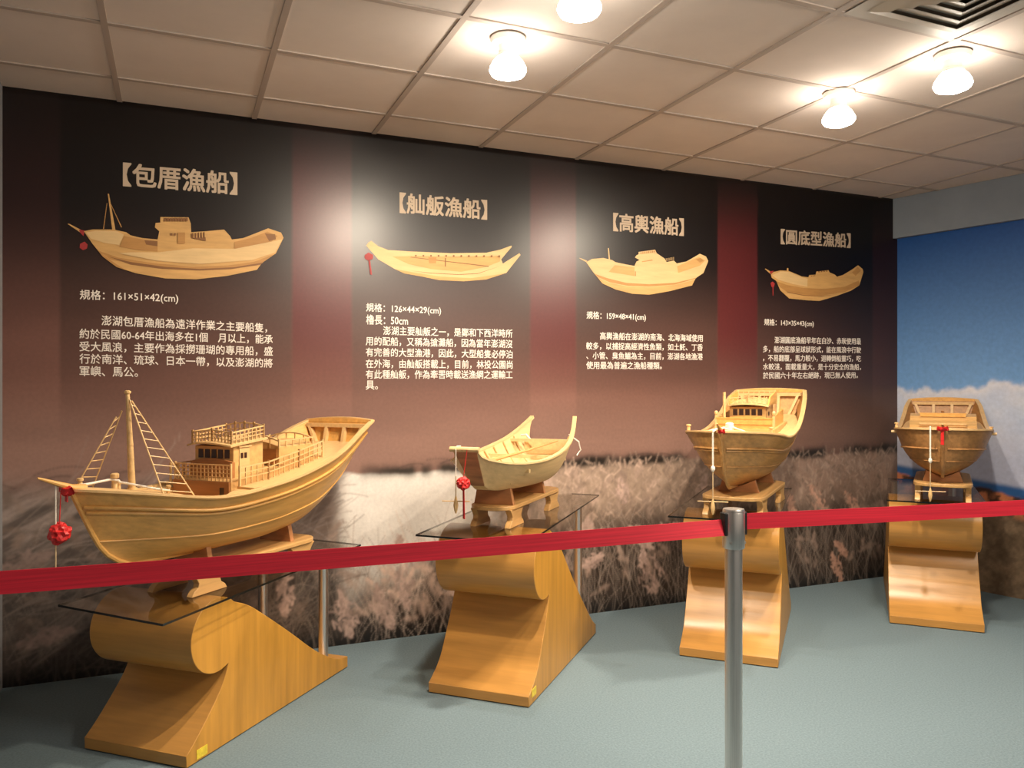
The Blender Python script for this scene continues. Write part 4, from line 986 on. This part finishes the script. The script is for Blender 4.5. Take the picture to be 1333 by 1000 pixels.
# ---- ropes, anchors, ribbons that hang from the bows
def wpt(at, theta, base, x, y, z):        # boat-local -> room
    c = cw(*at); h_ = heading(theta)
    return Vector((c.x + x * math.cos(h_) - y * math.sin(h_), c.y + x * math.sin(h_) + y * math.cos(h_), base + z))
def anchor(at, theta, base, x, y, ztop, zend, bar_w, zbar, knot, label, zrope=None):
    o = wpt(at, theta, base, x, y, ztop); r = empty('hanging_anchor', o, heading(theta)); tag(r, label, 'anchor', 'small wooden anchors hung from the bows')
    d = zend - ztop; zb = zbar - ztop
    b = MB(); kz = d * .45
    b.tube([(.045, 0, .006), (.010, 0, .008), (0, 0, -.004), (0, 0, kz)], .0042 if knot else .002, 8); b.build('rope', M['rope'], r)
    b = MB(); b.tube([(0, 0, kz), (0, 0, d + .05)], .0026, 6); b.build('anchor_shank', M['cord'], r)
    if knot:
        b = MB(); b.lathe([(.004, .012), (.009, .006), (.010, -.006), (.004, -.016)], (0, 0, kz), 10); b.build('knot', M['rope'], r)
    b = MB(); b.tube([(0, -bar_w / 2, zb), (0, bar_w / 2, zb - .004)], .0026, 6); b.build('anchor_stock', M['deckw'], r)
    b = MB(); b.lathe([(.003, .06), (.009, .035), (.011, .02), (.007, .0), (.003, -.012)], (0, 0, d), 8); b.build('anchor_fluke', M['deckw'], r)
    return r
anchor(A2, TH2, B2, -.305, .035, .205, .655 - .892 + .185, .125, .87 - .892 + .01, False, 'small wooden anchor hung beside the sampan bow')
anchor(S3, TH3, B3, -.03, .028, .283, .775 - B3, .14, .825 - B3, True, 'wooden anchor on white rope directly above the steel post')
anchor(S4, TH4, B4, -.02, .058, .274, .752 - B4, .145, .795 - B4, True, 'wooden anchor on white rope before the corner boat')

b = MB(); q0 = (.0, .0, .0)
r = empty('mooring_rope', wpt(stem1, TH1, B1, 0, 0, 0), heading(TH1)); r.location.z = B1
tag(r, 'white mooring rope looped around the bollard of the largest boat', 'rope')
sh = hull1.sh
b.tube(cat_rom([(-.018, .004, sh(0) + .016), (.06, .012, sh(.06) + .022), (.12, .008, sh(.12) + .035), (.152, .004, sh(.15) + .042), (.165, -.014, sh(.16) + .040), (.180, .0, sh(.17) + .040), (.165, .014, sh(.16) + .042)]), .004, 8)
b.tube(cat_rom([(.175, -.01, sh(.17) + .035), (.20, -.06, sh(.2) + .03), (.24, -.10, sh(.24) + .022), (.285, -.125, sh(.28) + .018)]), .004, 8); b.build('deck_rope', M['rope'], r)
b = MB(); b.tube([(-.05, .008, .320), (-.05, .008, .17)], .0022, 6); b.build('hanging_rope', M['rope'], r)
b = MB(); b.tube([(-.05, .008, .17), (-.05, .008, .045)], .0022, 6); b.build('anchor_shank', M['cord'], r)
b = MB()
b.tube([(.155, .0, hull3.sh(.2) + .02), (.10, .0, hull3.sh(.1) + .018), (.0, .022, hull3.sh(0) + .014), (-.03, .028, .285)], .0045, 8)
for s in (-1, 1): b.tube([(.20, s * .012, hull3.sh(.2) + .03), (.16, s * .06, hull3.sh(.2) + .018), (.14, s * .085, hull3.sh(.2) + .012)], .004, 8)
b.lathe([(.014, .010), (.020, .014), (.020, .046), (.012, .052)], (.20, 0, hull3.sh(.2)), 12)
ro = b.build('mooring_rope', M['rope']); ro.location = wpt(S3, TH3, B3, 0, 0, 0); ro.rotation_euler = (0, 0, heading(TH3))
tag(ro, 'white mooring rope coiled on the foredeck above the barrier post', 'rope')

def ribbon_bow(at, theta, base, x, y, z, size, label, tail):
    r = empty('red_ribbon', wpt(at, theta, base, x, y, z), heading(theta)); tag(r, label, 'ribbon')
    b = MB(); 
    bm = bmesh.new(); bmesh.ops.create_icosphere(bm, subdivisions=2, radius=size * .55)
    for v in bm.verts: v.co = Vector((v.co.x * 1.1, v.co.y * 1.3, v.co.z)) * (0.8 + 0.4 * abs(math.sin(v.co.x * 190 + v.co.z * 140 + v.co.y * 90)))
    b.add([v.co[:] for v in bm.verts], [tuple(v.index for v in f.verts) for f in bm.faces]); bm.free()
    for s in (-1, 1):
        b.add([(0, 0, .006), (-.005, s * size, .016), (0, s * size * 1.25, -.004), (.006, s * size * .8, -.012), (.004, 0, -.006)], [(0, 1, 2, 3, 4)])
    b.build('bow_knot', M['red'], r)
    if tail:
        b = MB(); b.hexa([(-.004, -.006, -tail), (.0, .010, -tail * .97), (.003, .009, -tail), (-.001, -.007, -tail), (-.004, -.006, 0), (.0, .008, 0), (.004, .008, 0), (.0, -.006, 0)]); b.build('ribbon_tail', M['red'], r)
    return r
rb1 = ribbon_bow(stem1, TH1, B1, -.020, -.004, .292, .030, 'red ribbon tied around the bowsprit of the largest boat', .035)
ribbon_bow(S3, TH3, B3, -.022, -.010, .288, .014, 'red ribbon tied at the bow above the barrier post', .0)
ribbon_bow(S4, TH4, B4, -.020, .0, .272, .024, 'red ribbon with hanging tail on the corner boat', .085)
pt_ = wpt(stem1, TH1, B1, -.040, .004, .158); ro = rosette(None, pt_, .036, 'round red ribbon ball hanging below the largest boat bowsprit', 3, group='red ribbon balls')
b = MB(); b.tube([(0, 0, .03), (.004, 0, .13)], .0018, 6); b.build('hanging_string', M['red'], ro)
pt_ = wpt(A2, TH2, B2, -.315, -.004, .062); ro = rosette(None, pt_, .030, 'red ribbon ball with tassel hanging at the sampan bow', 5, group='red ribbon balls')
b = MB(); b.tube([(0, 0, .028), (.016, 0, .14)], .0015, 6); b.build('hanging_string', M['red'], ro)
b = MB(); 
for k in range(5): b.tube([(0, -.006 + .003 * k, -.02), (.002, -.008 + .004 * k, -.145)], .0022, 5)
b.build('tassel', M['red'], ro)

# ================================================================== BARRIER
def stanchion(x, y, ang, label):
    r = empty('barrier_post', (x, y, 0), ang); tag(r, label, 'barrier post', 'belt barrier posts')
    b = MB(); b.lathe([(.16, 0), (.16, .008), (.15, .018), (.06, .030), (.032, .034)], n=40); b.build('base_plate', M['steel'], r)
    b = MB(); b.lathe([(.0265, .03), (.0265, .885)], n=32); b.build('tube', M['steel'], r)
    b = MB(); b.lathe([(.0325, .853), (.034, .856), (.034, .962), (.033, .965)], n=32); b.build('belt_head', M['steel'], r)
    b = MB(); b.lathe([(.033, .9645), (.0335, .969), (.031, .974), (.01, .976)], n=32); b.build('top_cap', M['steel'], r)
    for s in (-1, 1):
        b = MB(); b.box((s * .030 - .011, -.014, .893), (s * .030 + .011, .014, .964)); b.build('belt_socket', M['black'], r, bevel=.003)
    for s in (-1, 1):
        b = MB(); b.lathe([(.004, -.002), (.004, .002)], (0, 0, 0), 10); o = b.build('screw', M['steel'], r); o.location = (s * .026, -.0225, .872); o.rotation_euler = (R(90), 0, s * R(45))
    return r
PX, PY = 1.588, 1.987
stanchion(PX, PY, R(-3), 'brushed steel barrier post holding red belts in the foreground')
LP = Vector((-0.60, 1.985)); RP = Vector((3.45, 1.60))
stanchion(LP.x, LP.y, 0, 'steel barrier post at the left end of the long red belt')
stanchion(RP.x, RP.y, R(-12), 'steel barrier post at the right end of the short red belt')
def belt(a, c, za, zc, hgt, sag, twist, label):
    a, c = Vector((a.x, a.y, za)), Vector((c.x, c.y, zc)); t = c - a; t.z = 0; L = t.length; t.normalize(); nrm = Vector((-t.y, t.x, 0))
    rows = []; n = 40
    for k in range(n + 1):
        q = k / n; p = a.lerp(c, q); p.z -= sag * 4 * q * (1 - q)
        tw = twist * max(0, (q - .72) / .28)
        u = Vector((0, 0, 1)) * math.cos(tw) + nrm * math.sin(tw); o = nrm * math.cos(tw) * .0008 - Vector((0, 0, 1)) * math.sin(tw) * .0008
        for w_ in (-.5, -.25, 0, .25, .5):
            rows.append(p + u * hgt * w_ + o)
    m = 5; vs_ = rows + [p - nrm * .0018 for p in rows]; K = len(rows)
    fs_ = [(i*m+j, (i+1)*m+j, (i+1)*m+j+1, i*m+j+1) for i in range(n) for j in range(m - 1)]
    fs_ += [tuple(K + q for q in f) for f in fs_]
    fs_ += [(i*m, (i+1)*m, K+(i+1)*m, K+i*m) for i in range(n)] + [(i*m+4, (i+1)*m+4, K+(i+1)*m+4, K+i*m+4) for i in range(n)]
    b = MB(); b.add(vs_, fs_); o = b.build('barrier_belt', M['belt']); tag(o, label, 'barrier belt', 'red retractable belts'); return o
belt(LP + Vector((.035, 0)), Vector((PX - .038, PY + .001)), .935, .918, .050, .004, .35, 'long red belt running left from the steel post')
belt(Vector((PX + .038, PY - .001)), RP + Vector((-.035, .007)), .932, .961, .050, .002, 0, 'short red belt running right from the steel post')
